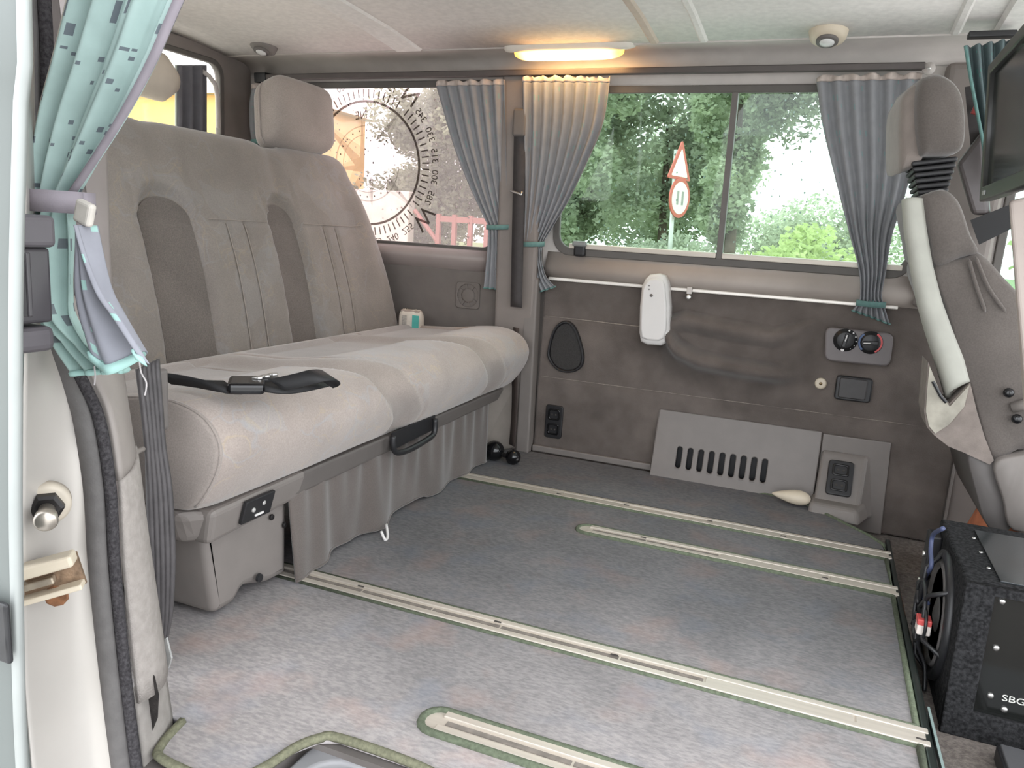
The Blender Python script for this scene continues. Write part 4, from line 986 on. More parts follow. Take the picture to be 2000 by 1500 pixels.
plate('outlet_face', [(hx0, -.012), (hx1-.002, -.012), (hx1-.002, hz), (hx0+.004, hz)], [s[::-1] for s in slots], .010, .003, MH, m_plast, heat)
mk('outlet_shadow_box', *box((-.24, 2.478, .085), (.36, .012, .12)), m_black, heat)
for s in slots[:]:
    xm = sum(p[0] for p in s)/len(s); zb = min(p[1] for p in s)
    mk('slot_lip', *box(MH @ V((xm, zb-.002, .006)), (.016, .004, .003)), m_plast, heat)
mk('outlet_side', *hexa([(hx0, 2.428, -.01), (hx0+.006, 2.428, -.01), (hx0+.006, 2.49, -.01), (hx0, 2.49, -.01)], [(hx0, 2.483, .205), (hx0+.006, 2.483, .205), (hx0+.006, 2.49, .205), (hx0, 2.49, .205)]), m_plast, heat)
# console beside it with the second socket
con = empty('heater_console', (.14, 2.40, -.07), 'grey plastic console with sloping socket face beside the heater outlet', 'console')
plate('flange', [(hx1+.002, -.075), (hx2+.012, -.075), (hx2, .206), (hx1+.002, .206)], [], .012, .003, MY(2.474), m_plast, con)
mk('wedge', *hexa([(.042, 2.352, -.008), (.165, 2.345, -.008), (.215, 2.47, -.03), (.045, 2.47, -.008)], [(.050, 2.452, .155), (.170, 2.452, .155), (.185, 2.47, .16), (.050, 2.47, .16)]), m_plast, con, bev=.010)
mk('toe', *hexa([(.030, 2.325, -.012), (.17, 2.31, -.012), (.20, 2.40, -.012), (.035, 2.42, -.012)], [(.034, 2.345, .028), (.160, 2.335, .028), (.185, 2.40, .034), (.038, 2.42, .034)]), m_plast, con, bev=.010)
sV = V((0, .100, .163)).normalized(); MS = mtx((0, 2.352, -.008), (1, 0, 0), sV, V((1, 0, 0)).cross(sV))
socket('double_socket', 'black double socket on the sloping grey console near the driver seat', (.072, .062, .142, .168), 0, MS @ Matrix.Translation((0, 0, .006)), MS @ V((.1, .06, 0)), 2)
# heater control panel with two dials
cpn = empty('heater_controls', PY(1680, 715, YW), 'grey heater control panel with two round dials on the side wall', 'control panel')
corner = [wpt(1612, 638, 2.443), wpt(1747, 652, 2.443), wpt(1738, 717, 2.443), wpt(1610, 704, 2.443)]
plate('panel', roundpoly(corner[::-1], .022), [], .018, .005, MY(2.452), mat('control_grey', (112, 106, 106), .5, .03, 30), cpn)
for (x, y, ang) in ((1651, 664, 80), (1700, 669, 5)):
    p = PY(x, y, 2.443)
    dl = mk('dial', *lathe([(.033, 0), (.033, .004), (.025, .006), (.024, .012), (.022, .013)], p, V((0, -1, 0)), 32), m_black, cpn, True)
    a = math.radians(ang); R = Matrix.Rotation(-a, 3, 'Y')
    mk('grip', *box(p+V((0, -.018, 0)), (.040, .012, .011), R), m_black, dl, bev=.003)
    mk('pointer', *box(p+V((0, -.0245, 0))+R @ V((-.010 if ang < 45 else .008, 0, 0)), (.018, .001, .003), R), m_white, dl)
p = PY(1700, 669, 2.4385)
for a0, a1, c in ((-60, 60, (206, 84, 84)), (130, 230, (70, 92, 130))):
    A = []; B = []
    for k in range(17):
        t = math.radians(lerp(a0, a1, k/16)); A.append(p+V((math.cos(t)*.0265, -.0006, math.sin(t)*.0265))); B.append(p+V((math.cos(t)*.032, -.0006, math.sin(t)*.032)))
    mk('temperature_arc', *ribbon(A, B), mat('arc_%d' % a0, c, .5), cpn, sol=.0008)
p = PY(1651, 664, 2.4385)
for k in range(6):
    t = math.radians(-55+k*26); mk('fan_mark', *lathe([(.0012+.0003*k, 0), (.0012+.0003*k, .0008)], p+V((math.cos(t)*.029, -.0002, math.sin(t)*.029)), V((0, -1, 0)), 8), m_white, cpn)
mk('fan_mark', *lathe([(.0055, 0), (.005, .0008)], p+V((-.004, -.0002, -.029)), V((0, -1, 0)), 6), m_white, cpn)
c = PY(1603, 749, 2.474); e = empty('cream_button', c, 'small round cream button with dark centre on the brown wall', 'button')
mk('disc', *lathe([(.017, -.01), (.017, .003), (.013, .006), (.006, .005)], c, V((0, -1, 0)), 24), m_cream, e, True); mk('centre', *lathe([(.0055, .003), (.004, .0075)], c, V((0, -1, 0)), 14), mat('brass_dark', (120, 100, 70), .4, metal=.5), e, True)
a = wpt(1628, 778, 2.47); b = wpt(1706, 740, 2.47)
e = empty('ashtray', ((a[0]+b[0])/2, 2.47, a[1]), 'black rectangular ashtray lid below the heater dials', 'ashtray')
plate('frame', rrect(a[0], a[1], b[0], b[1], .010), [], .020, .004, MY(2.468), m_black, e)
plate('lid', rrect(a[0]+.010, a[1]+.008, b[0]-.014, b[1]-.004, .006), [], .010, .003, MY(2.455), mat('lid_grey', (62, 60, 60), .5, .1, 40), e)
# round vent in the rear side trim
p = PY(914, 577, 2.478); e = empty('round_vent', p, 'round slatted air vent in the grey trim beside the backrest', 'air vent')
mr_ = mat('rear_trim_grey', (112, 105, 100)); pr = .046
plate('vent_plate', rrect(p.x-pr, p.z-pr, p.x+pr, p.z+pr, .012), [[(p.x+math.cos(-k*math.pi/16)*.040, p.z+math.sin(-k*math.pi/16)*.040) for k in range(32)]], .008, .002, MY(2.478), mr_, e)
mk('vent_backing', *lathe([(.040, 0), (.040, .001)], (p.x, 2.483, p.z), V((0, -1, 0)), 24), mat('vent_dark', (78, 73, 70), .7), e)
mk('vent_disc', *lathe([(.026, 0), (.026, .004), (.02, .006)], (p.x, 2.482, p.z), V((0, -1, 0)), 24), mr_, e, True)
for k in range(8):
    t = k*math.pi/4+.2; mk('vent_bar', *box((p.x+math.cos(t)*.033, 2.478, p.z+math.sin(t)*.033), (.018, .004, .006), Matrix.Rotation(-t, 3, 'Y')), mr_, e)
# shoulder belt on the pillar between the windows
pb = [PY(x, y, 2.395) for x, y in ((1016, 240), (1014, 330), (1012, 420), (1010, 520), (1008, 600))]
pb2 = [PY(x, y, 2.40) for x, y in ((1008, 640), (1006, 720), (1005, 800), (1000, 870))]
e = empty('pillar_belt', pb2[-1], 'black shoulder belt running down the pillar between the two windows', 'seat belt')
wx = V((1, 0, 0)); belt([(q, wx) for q in pb], .040, 'webbing', e, mat('pillar_webbing', (58, 54, 54), .7, .1, 60)); belt([(q, V((.8, -.6, 0))) for q in pb2], .034, 'lower_webbing', e, mat('brown_webbing', (62, 52, 48), .7, .1, 60))
mk('upper_anchor', *box(pb[0]+V((0, -.004, .0)), (.045, .014, .085)), m_plast_d, e, bev=.010)
q = PY(1014, 378, 2.38); mk('hook', *tube([q+V((-.03, 0, .008)), q+V((0, -.006, 0)), q+V((.012, -.01, -.004)), q+V((.012, -.006, .006))], .004, 8), m_chrome, e, True)
# black double knob on the floor by the pillar
c = PZ(980, 893, .022); e = empty('black_roller', (c.x, c.y, 0), 'pair of glossy black rounded rollers on the floor at the bench end', 'roller')
for d, r in ((V((-.035, .02, .012)), .034), (V((.035, .012, .004)), .026)):
    mk('knob_head', *lathe([(r*.2, -r), (r*.75, -r*.75), (r, 0), (r*.75, r*.75), (r*.2, r)], c+d, V((.5, -.6, .25)), 20), m_blackg, e, True)
mk('knob_shank', *tube([c+V((-.03, .018, .008)), c+V((.06, .0, .0))], .008, 8), m_screw, e, True)
# small white hook under the skirt
hk = [PZ(x, y, .004) for x, y in ((744, 1050), (752, 1054), (757, 1047), (754, 1036))]; hk[-1].z = .02; hk[0].z = .02
o_ = mk('white_hook', *tube(catmull(hk, 4), .0035, 8), m_white, None, True); tag(o_, 'tiny white plastic hook on the carpet under the bench skirt', 'hook')
# cream door wedge / shell on the carpet by the heater
c = PZ(1546, 984, .006)
def egg(u, v):
    t = 2*math.pi*u; a = math.pi*v; x = -math.cos(a); r = math.sin(a)*(.55+.28*x)
    return V((c.x-.004, c.y, .028))+V((x*.055, r*.040*math.cos(t), r*.040*math.sin(t)*.9))
vs, fs = gridf(egg, 24, 16, True); o_ = mk('cream_pebble', vs, fs, m_cream, None, True); tag(o_, 'smooth cream egg-shaped pebble on the carpet beside the heater console', 'pebble')
# ================================================================== DRIVER SEAT, CAB, SCREEN
ds = empty('captain_chair', (.36, 2.12, ZB), 'grey velour driver seat with tall headrest and worn cover, seen from the side', 'car seat')
YS = 1.93; SW = .44
def side(pts): return [(PY(x, y, YS).x, PY(x, y, YS).z) for x, y in pts]
# headrest: a deep cushion, side facing us, back face turned to the left
hp_ = side([(1800, 158), (1815, 146), (1840, 143), (1868, 160), (1884, 190), (1890, 240), (1886, 285), (1868, 300), (1820, 302), (1802, 300), (1794, 260), (1792, 200)])
SR = Matrix.Translation((0, YS, 0)) @ Matrix.Rotation(math.radians(-9), 4, 'Z')
def sideplate(name, pts, y0, y1, bev, m, par, rot=True, smooth=True):
    cx_ = sum(p[0] for p in pts)/len(pts); cz_ = sum(p[1] for p in pts)/len(pts)
    M = mtx((0, (y0+y1)/2, 0), (1, 0, 0), (0, 0, 1), (0, -1, 0))
    o = plate(name, pts[::-1] if area(pts) < 0 else pts, [], abs(y1-y0), bev, M, m, par, smooth); return o
def area(p): return sum(p[i-1][0]*p[i][1]-p[i][0]*p[i-1][1] for i in range(len(p)))
def loft(name, rings, m, par, smooth=True, sub=0):
    """closed rings of equal length -> skin with caps"""
    n = len(rings[0]); vs = [V(p) for r in rings for p in r]; fs = []
    for j in range(len(rings)-1):
        for i in range(n): fs.append((j*n+i, j*n+(i+1) % n, (j+1)*n+(i+1) % n, (j+1)*n+i))
    fs += [tuple(range(n)), tuple((len(rings)-1)*n+i for i in reversed(range(n)))]
    return mk(name, vs, fs, m, par, smooth, sub=sub)
def puff(pts, ys, scales, skew=0.0):
    cx_ = sum(p[0] for p in pts)/len(pts); cz_ = sum(p[1] for p in pts)/len(pts)
    P = spl(pts, 4); return [[V((cx_+(x-cx_)*s+skew*(y-ys[0]), y, cz_+(z-cz_)*s)) for x, z in P] for y, s in zip(ys, scales)]
yy = [YS-.012, YS-.006, YS+.006, YS+.03, YS+.12, YS+.22, YS+.245, YS+.26]
loft('headrest', puff(hp_, yy, [.55, .86, .97, 1, 1, .97, .85, .5], -.16), m_cov, ds)
hb_ = side([(1762, 215), (1772, 175), (1800, 155), (1812, 200), (1812, 270), (1806, 312), (1775, 328), (1762, 322)])
loft('headrest_rear', puff(hb_, [YS+.02, YS+.03, YS+.06, YS+.16, YS+.22, YS+.24], [.6, .92, 1, 1, .93, .6], -.10), mat('pale_velour', (124, 115, 109), 1, .08, 30, .3, bscale=400, sheen=.3), ds)
# black corrugated gaiter under it
for k in range(6):
    t = k/5; a = PY(lerp(1778, 1790, t), lerp(322, 378, t), YS+.05); b = PY(lerp(1868, 1850, t), lerp(312, 372, t), YS+.05)
    c_ = (a+b)/2; w_ = (b-a).length
    mk('gaiter_fold', *box(c_+V((0, .06, 0)), (w_, .17, .011), Matrix.Rotation(-math.atan2((b-a).z, (b-a).x), 3, 'Y')), m_black, ds, bev=.005)
mk('gaiter_core', *hexa([PY(1795, 385, YS+.06), PY(1845, 385, YS+.06), PY(1845, 385, YS+.06)+V((0, .13, 0)), PY(1795, 385, YS+.06)+V((0, .13, 0))], [PY(1790, 318, YS+.06), PY(1862, 310, YS+.06), PY(1862, 310, YS+.06)+V((0, .13, 0)), PY(1790, 318, YS+.06)+V((0, .13, 0))]), m_black, ds)
# backrest: upper cap and lower covered part
up_ = side([(1800, 392), (1815, 376), (1845, 370), (1866, 385), (1880, 410), (1896, 460), (1912, 495), (1880, 503), (1828, 522), (1815, 470)])
loft('backrest_cap', puff(up_, [YS-.018, YS-.010, YS+.01, YS+.05, YS+.36, YS+.42, YS+.44], [.75, .95, 1, 1, 1, .92, .7], -.06), m_cov, ds)
lo_ = side([(1824, 520), (1880, 503), (1915, 494), (1965, 545), (2010, 600), (2040, 700), (2050, 800), (2040, 880), (1990, 880), (1938, 900), (1905, 800), (1872, 690), (1846, 600)])
loft('backrest', puff(lo_, [YS-.010, YS-.004, YS+.01, YS+.05, YS+.36, YS+.42, YS+.44], [.90, .98, 1, 1, 1, .95, .8], -.06), m_cov, ds)
for pts in (((1892, 505), (1906, 555), (1925, 610)), ((1905, 500), (1930, 560), (1965, 610))):
    mk('cover_crease', *tube(catmull([PY(x, y, YS-.016) for x, y in pts], 5), [.001]+[.004]*9+[.001], 6), m_cov, ds, True)
# pale worn strip of the seat's rear edge
sa = [PY(x, y, YS+.03) for x, y in ((1768, 420), (1772, 460), (1782, 520), (1795, 590), (1812, 650), (1832, 710), (1852, 780))]
sb2 = [PY(x, y, YS-.005) for x, y in ((1800, 388), (1808, 450), (1820, 520), (1838, 590), (1860, 650), (1880, 700), (1892, 745))]
sa[0] = PY(1768, 400, YS+.03)
def stripf(u, v):
    i = v*(len(sa)-1); k = min(int(i), len(sa)-2); t = i-k
    a = sa[k].lerp(sa[k+1], t); b = sb2[k].lerp(sb2[k+1], t); return a.lerp(b, u)+V((-.016*math.sin(math.pi*u), -.020*math.sin(math.pi*u), .006*math.sin(math.pi*u)*(1-v)))
mk('rear_edge_strip', *gridf(stripf, 12, 40), mat('worn_foam', (158, 158, 149), .6, .05, 20, .15, bscale=60), ds, True, sol=.012)
rs = [PY(1762, 420, YS+.035), PY(1850, 790, YS+.035)]
mk('rear_shell', *hexa([PY(1850, 785, YS+.03), PY(1900, 800, YS+.03), PY(1900, 800, YS+.40), PY(1850, 785, YS+.40)], [PY(1785, 420, YS+.03), PY(1815, 420, YS+.03), PY(1815, 420, YS+.38), PY(1785, 420, YS+.38)]), mat('seat_shell', (150, 142, 134), .7, .06, 20), ds, bev=.02)
# hanging pocket of the cover with its pale lining showing
pk = [(1811, 705), (1806, 760), (1803, 800), (1808, 830), (1822, 846), (1850, 868), (1880, 880), (1930, 903), (1938, 895), (1920, 850), (1905, 800), (1892, 745), (1852, 785), (1835, 765)]
P = side(pk)
loft('cover_pocket', [[V((x, y, z)) for x, z in P] for y in (YS-.02, YS+.10)], mat('pocket_cloth', (122, 113, 107), 1, .12, 30, .3, bscale=300), ds, False)
lin_ = side([(1813, 712), (1808, 760), (1806, 800), (1812, 828), (1824, 842), (1850, 825), (1880, 790), (1890, 748), (1852, 790), (1836, 768)])
loft('pocket_lining', [[V((x, y, z)) for x, z in lin_] for y in (YS-.026, YS-.02)], mat('pocket_lining', (146, 142, 131), .9, .22, 22, .5, bscale=60), ds, False)
mk('pocket_slit', *tube([PY(1822, 745, YS-.026), PY(1838, 775, YS-.026), PY(1848, 786, YS-.026)], .004, 6), m_black, ds)
# lower side plastic and armrest bolts
sp_ = side([(1938, 900), (1990, 882), (2060, 870), (2060, 1010), (1975, 1030), (1955, 970)])
loft('side_plastic', puff(sp_, [YS-.03, YS-.024, YS+.02, YS+.44], [.94, .99, 1, 1], 0), mat('side_plastic', (128, 122, 118), .55, .05, 20), ds)
sp2 = side([(1890, 880), (1938, 900), (1958, 970), (1975, 1030), (1930, 1030), (1905, 960)])
loft('side_plastic_rear', puff(sp2, [YS-.01, YS-.004, YS+.04, YS+.40], [.92, .99, 1, 1], 0), mat('side_plastic_dark', (96, 92, 90), .6, .05, 20), ds)
for (x, y) in ((1970, 767), (1986, 818)):
    mk('bolt', *lathe([(.010, 0), (.0105, .006), (.007, .011), (.002, .012)], PY(x, y, YS-.018), V((-.2, -1, .1)), 16), m_blackg, ds, True)
mk('armrest_stub', *tube([PY(1978, 796, YS-.012), PY(2030, 784, YS-.03)], .012, 10), m_plast, ds, True)
mk('seat_pedestal', *box((.78, 2.12, .03), (.30, .36, .22)), m_plast_d, ds, bev=.02)
mk('seat_base', *box((.66, 2.13, .25), (.46, .44, .14)), m_cov, ds, bev=.03)
# dark seat belt and buckle of the driver behind the headrest
e = empty('driver_belt', PY(1925, 470, 2.32), 'black driver seat belt with red buckle behind the headrest', 'seat belt')
mk('belt_reel', *hexa([PY(1898, 420, 2.30), PY(1935, 420, 2.30), PY(1935, 420, 2.36), PY(1898, 420, 2.36)], [PY(1868, 320, 2.30), PY(1922, 250, 2.30), PY(1922, 250, 2.36), PY(1868, 320, 2.36)]), mat('belt_housing', (84, 78, 78), .4, .1, 20), e, bev=.012)
mk('webbing', *hexa([PY(1912, 478, 2.30), PY(2010, 430, 2.30), PY(2010, 430, 2.32), PY(1912, 478, 2.32)], [PY(1895, 430, 2.30), PY(2010, 385, 2.30), PY(2010, 385, 2.32), PY(1895, 430, 2.32)]), m_web, e)
mk('upper_webbing', *hexa([PY(1900, 330, 2.33), PY(1925, 300, 2.33), PY(1925, 300, 2.335), PY(1900, 330, 2.335)], [PY(1884, 170, 2.33), PY(1910, 165, 2.33), PY(1910, 165, 2.335), PY(1884, 170, 2.335)]), mat('pillar_webbing', (58, 54, 54)), e)
mk('red_button', *box(PY(1908, 212, 2.31), (.018, .012, .030), Matrix.Rotation(.3, 3, 'Y')), mat('red_plastic', (150, 62, 60), .4), e, bev=.003)
# pale post under the screen
_t, _m2 = PY(1970, 392, 1.55), PY(1990, 620, 1.55); _b = _t+(_m2-_t)*((_t.z-.209)/(_t.z-_m2.z))
o_ = mk('screen_post', *hexa([_b, _b+V((.034, 0, 0)), _b+V((.034, .05, 0)), _b+V((0, .05, 0))], [PY(1970, 392, 1.55), PY(2025, 380, 1.55), PY(2025, 380, 1.60), PY(1970, 392, 1.60)]), mat('post_beige', (160, 149, 142), .6, .04, 20), None, bev=.006)
tag(o_, 'pale beige upright post under the hanging screen at the right edge', 'post')
# hanging flat screen, its face towards the bench
ta = PY(1944, 126, 1.62); tb = PY(1926, 394, 1.62)
TX = (ta.x+tb.x)/2; z0, z1 = tb.z, ta.z; y1, y0 = 1.62, 1.20
tv = empty('flat_screen', (TX+.02, 1.41, z0), 'dark flat screen hanging at the right edge, facing the bench', 'screen')
lean = (tb.x-ta.x)/(z1-z0)
MT = mtx((TX, 0, (z0+z1)/2), (0, -1, 0), V((-lean, 0, 1)).normalized(), V((0, -1, 0)).cross(V((-lean, 0, 1)).normalized()))
hh = (z1-z0)/2
plate('bezel', [(-y1, -hh), (-y0, -hh), (-y0, hh), (-y1, hh)], [[(-y1+.020, hh-.018), (-y0-.02, hh-.018), (-y0-.02, -hh+.024), (-y1+.020, -hh+.024)]], .022, .003, MT, mat('bezel_black', (46, 47, 46), .35), tv)
plate('panel', [(-y1+.012, -hh+.012), (-y0-.012, -hh+.012), (-y0-.012, hh-.012), (-y1+.012, hh-.012)], [], .006, 0, MT, mat('screen_glass', (26, 29, 28), .16, spec=.8), tv)
plate('rear_shell', [(-y1+.01, -hh+.01), (-y0-.01, -hh+.01), (-y0-.01, hh-.01), (-y1+.01, hh-.01)], [], .03, .008, MT @ Matrix.Translation((0, 0, -.024)), m_black, tv)
mk('side_trim', *tube([MT @ V((-y1-.003, -hh, .004)), MT @ V((-y1-.003, hh, .004))], .004, 8), mat('bezel_silver', (178, 172, 160), .35, metal=.5), tv, True)
mk('badge', *box(MT @ V((-y1+.052, -hh+.012, .0125)), (.002, .02, .007)), mat('badge_grey', (150, 150, 148), .4), tv)
mk('ceiling_arm', *box((TX+.02, 1.41, (z1+1.32)/2), (.03, .05, 1.335-z1)), m_black, tv, bev=.004)

# ---- subwoofer box with amplifier plate, on the low floor
SX0, SX1, SY0, SY1, SZ0, SZ1 = .285, .74, 1.45, 1.80, ZB, .205
mf = mat('box_black_carpet', (40, 40, 41), 1.0, .5, 160, .8, bscale=420, spec=.1)
sub = empty('subwoofer_box', ((SX0+SX1)/2, 1.62, ZB), 'black carpeted subwoofer box with amplifier plate at the lower right', 'subwoofer')
def cornerbox(x0, x1, y0, y1, a, b): return box(((x0+x1)/2, (y0+y1)/2, (a+b)/2), (x1-x0, y1-y0, b-a))
mk('cabinet', *cornerbox(SX0, SX1, SY0+.014, SY1, SZ0, SZ1), mf, sub, bev=.006)
plate('front_frame', [(SX0, SZ0), (SX1, SZ0), (SX1, SZ1), (SX0, SZ1)], [[(SX0+.045, SZ1-.016), (SX1-.04, SZ1-.016), (SX1-.04, SZ0+.05), (SX0+.045, SZ0+.05)]], .016, .003, MY(SY0+.006), mf, sub)
amp = mk('amplifier_plate', *cornerbox(SX0+.040, SX1-.035, SY0+.010, SY0+.018, SZ0+.045, SZ1-.012), mat('amp_gloss', (26, 27, 26), .10, spec=.7), sub)
for (x, y) in ((1957, 1174), (1945, 1265), (1934, 1358), (1961, 1385)):
    mk('plate_screw', *lathe([(.0055, 0), (.005, .003), (.002, .004)], PY(x, y, SY0+.010), V((0, -1, 0)), 12), m_chrome, amp, True)
q = PY(1980, 1368, SY0+.0085)
finish('lettering', text_mesh('SBG', .0165, mtx(q, (1, 0, 0), (0, 0, 1), (0, -1, 0)) @ Matrix.Diagonal((1.25, 1, 1, 1))), mat('letter_grey', (190, 190, 184), .4), amp, False)
top = mk('top_window', *cornerbox(SX0+.055, SX1-.03, SY0+.03, SY1-.05, SZ1-.004, SZ1+.003), mat('top_gloss', (46, 50, 52), .12, spec=.8), sub, bev=.001)
for dy in (.06, .14, .22): mk('top_screw', *lathe([(.004, 0), (.003, .002)], (SX0+.047, SY0+.03+dy, SZ1), V((0, 0, 1)), 10), m_chrome, sub, True)
# speaker cone on the side that faces the bench
cc = V((SX0, 1.625, .065))
mk('cone_ring', *lathe([(.125, -.006), (.125, .008), (.112, .012), (.104, .006)], cc, V((-1, 0, 0)), 40), m_black, sub, True)
mk('cone_surround', *lathe([(.104, .004), (.097, .013), (.088, .004)], cc, V((-1, 0, 0)), 40), m_rubber, sub, True)
mk('cone', *lathe([(.090, .006), (.04, -.004), (.035, .006), (.01, .012)], cc, V((-1, 0, 0)), 40), mat('cone_grey', (84, 82, 80), .6, .1, 30), sub, True)
for k in range(6):
    t = k*math.pi/3+.3; d = V((0, math.cos(t), math.sin(t)))
    mk('guard_bar', *tube([cc+V((-.006, 0, 0))+d*.118, cc+V((-.034, 0, 0))+d*.085, cc+V((-.038, 0, 0))+d*.02], .0045, 8), m_black, sub, True)
mk('guard_ring', *tube([cc+V((-.036, .06*math.cos(t*math.pi/12), .06*math.sin(t*math.pi/12))) for t in range(24)], .004, 8, True), m_black, sub, True)
mk('terminal_block', *box((SX0-.012, 1.755, .085), (.024, .05, .20)), m_black, sub, bev=.004)
for k in range(3): mk('terminal', *lathe([(.006, 0), (.006, .006)], (SX0-.024, 1.745, .02+.06*k), V((-1, 0, 0)), 10), m_chrome, sub, True)
p = PX(1808, 1222, SX0-.03)
pl = mk('plug', *box((SX0-.034, p.y, p.z), (.024, .03, .030)), mat('plug_white', (226, 216, 208), .4), sub, bev=.003); mk('plug_red', *box((SX0-.0345, p.y, p.z+.010), (.0245, .0305, .012)), mat('plug_red', (200, 82, 80), .4), pl, bev=.002)
mk('plug_ring', *tube([V((SX0-.034, p.y+.026*math.cos(t*math.pi/10), p.z+.002+.028*math.sin(t*math.pi/10))) for t in range(20)], .003, 8, True), m_black, sub, True)
bc = [PX(x, y, SX0-.03) for x, y in ((1842, 1032), (1822, 1045), (1818, 1075), (1819, 1105), (1808, 1125), (1803, 1150), (1806, 1170), (1812, 1178))]
o_ = mk('blue_cable', *tube(catmull(bc, 5), .0042, 8), mat('cable_blue', (70, 78, 108), .5), None, True); tag(o_, 'thin blue cable looping down the subwoofer terminals', 'cable')
bk = [PX(x, y, SX0-.03) for x, y in ((1800, 1242), (1793, 1255), (1796, 1270), (1798, 1272))]; 
o_ = mk('black_cable', *tube(catmull([V((SX0-.03, p.y, p.z-.015)), V((SX0-.035, p.y+.02, p.z-.05)), V((XE+.032, p.y+.02, -.03)), V((XE+.036, p.y+.0, -.072))], 5), .004, 8), m_black, None, True); tag(o_, 'short black cable hanging from the red and white plug', 'cable')
# black box in front of it, only a corner in view
c = PZ(1975, 1475, ZB+.04)
e = empty('small_black_box', (.46, 1.36, ZB), 'low black plastic box at the bottom right corner', 'box')
bq = PZ(1946, 1452, ZB+.03)
mk('box_body', *cornerbox(bq.x, bq.x+.25, bq.y-.18, bq.y, ZB, ZB+.028), m_black, e, bev=.003); mk('box_rim', *cornerbox(bq.x+.004, bq.x+.246, bq.y-.176, bq.y-.004, ZB+.026, ZB+.034), mat('box_grey', (74, 74, 76), .5), e, bev=.002)
# orange cloth and pale bits on the cab floor behind the seat
c = PY(1900, 1010, 2.30)
def clothf(u, v):
    x = lerp(.41, .60, u); y = lerp(2.10, 2.38, v); h = .07+.19*math.exp(-((u-.35)/.3)**2-((v-.5)/.35)**2)+.012*noise.noise(V((u*7, v*7, 1)))
    return V((x, y, ZB+h*smoothstep(0, .12, min(u, v, 1-u, 1-v))+.006))
o_ = mk('orange_cloth', *gridf(clothf, 30, 30), mat('orange_fabric', (190, 118, 86), .9, .15, 20, .3), None, True, sol=.003); tag(o_, 'crumpled orange cloth on the cab floor behind the subwoofer', 'cloth')

# ================================================================== REAR WINDOW CURTAINS, ROLL
m_rc = mat('rear_curtain', (104, 103, 108), .9, .06, 30, .1)
def rearc(label, xs, y0, y1, X, folds):
    A = [PX(xs[0], y, X) for y in (y0, (y0+y1)/2, y1)]; B = [PX(xs[1], y, X) for y in (y0, (y0+y1)/2, y1)]
    Ac = catmull(A, 8); Bc = catmull(B, 8); n = len(Ac)
    def fn(u, v):
        i = int(v*(n-1)+.5); return Ac[i].lerp(Bc[i], u)+V((.012*math.sin(2*math.pi*folds*u), 0, 0))
    e = empty('rear_curtain', (Ac[-1]+Bc[-1])/2, label, 'curtain'); mk('cloth', *gridf(fn, folds*10+1, 17), m_rc, e, True, sol=.002)
    mk('hem', *tube([fn(0, k/16) for k in range(17)], .004, 6), mat('rear_hem', (176, 182, 176), .9), e, True); return e
rearc('grey curtain gathered in the rear window behind the backrest', (344, 404), 127, 420, XR+.045, 3)
def roll(u, v):
    t = 2*math.pi*u; y = lerp(1.50, 2.02, v); k = 1-.55*smoothstep(.85, 1, v)**2
    return V((XR+.06, y, 1.150))+V((.05*math.cos(t)*k, 0, .075*math.sin(t)*k+.02*(1-v)))
vs, fs = gridf(roll, 24, 20, True); fs += [tuple(range(24)), tuple(19*24+k for k in reversed(range(24)))]
o_ = mk('rolled_blind', vs, fs, mat('blind_cream', (206, 196, 182), .8, .04, 20), None, True); tag(o_, 'cream rolled blind across the top of the rear window', 'blind')

# ================================================================== COMPASS DECAL on the rear side window
m_dec = glass('decal_grey', (.42, .39, .38), 0); m_decl = glass('decal_light', (.80, .79, .79), 0)
dc = W2(717, 320, -.010); DO = -.0095
dec = empty('compass_decal', wall3(dc[0], dc[1]-.2, DO), 'large compass rose sticker on the rear side window, seen from behind', 'sticker')
m_dp = glass('decal_pale', (.93, .925, .925), 0); RO = .212; north = math.radians(-38)
def dp(ang, r, off=0.0): return wall3(dc[0]+math.sin(-north-ang)*r, dc[1]+math.cos(-north-ang)*r, DO+off)   # ang runs counter-clockwise: the print is mirrored
def arc(r0, r1, a0, a1, m, n=72, name='ring'):
    A = [dp(math.radians(lerp(a0, a1, k/n)), r0) for k in range(n+1)]; B = [dp(math.radians(lerp(a0, a1, k/n)), r1) for k in range(n+1)]
    mk(name, *ribbon(A, B), m, dec, sol=.0008)
arc(RO-.004, RO+.004, 0, 360, m_dec, 96); arc(.128, .132, 0, 360, m_decl); arc(.098, .101, 0, 360, m_decl)
parts = []
for k in range(72):
    a = math.radians(k*5); w = math.radians(.55)
    if k % 18 == 0: continue
    parts.append(([dp(a-w, RO+.012), dp(a+w, RO+.012), dp(a+w, RO+.040), dp(a-w, RO+.040)], [(0, 1, 2, 3)]))
for q in parts: mk('tick', *q, m_dec, dec, sol=.0008)
for k in range(8):
    a = math.radians(k*45); L = .235 if k % 2 == 0 else .150; w = .036 if k % 2 == 0 else .026
    tip = dp(a, L); c0 = dp(a, .0); s1 = dp(a+math.radians(45), w*1.4); s2 = dp(a-math.radians(45), w*1.4)
    mk('star_point', [c0, s1, tip], [(0, 1, 2)], m_decl, dec, sol=.0008); mk('star_point', [c0, tip, s2], [(0, 1, 2)], MATS.setdefault('dp', m_dp), dec, sol=.0008)
for k in range(24):
    a = math.radians(k*15+7.5); c0 = dp(a, .115); mk('dot', *lathe([(.003, 0), (.003, .0008)], c0, WN, 8), m_dec, dec)
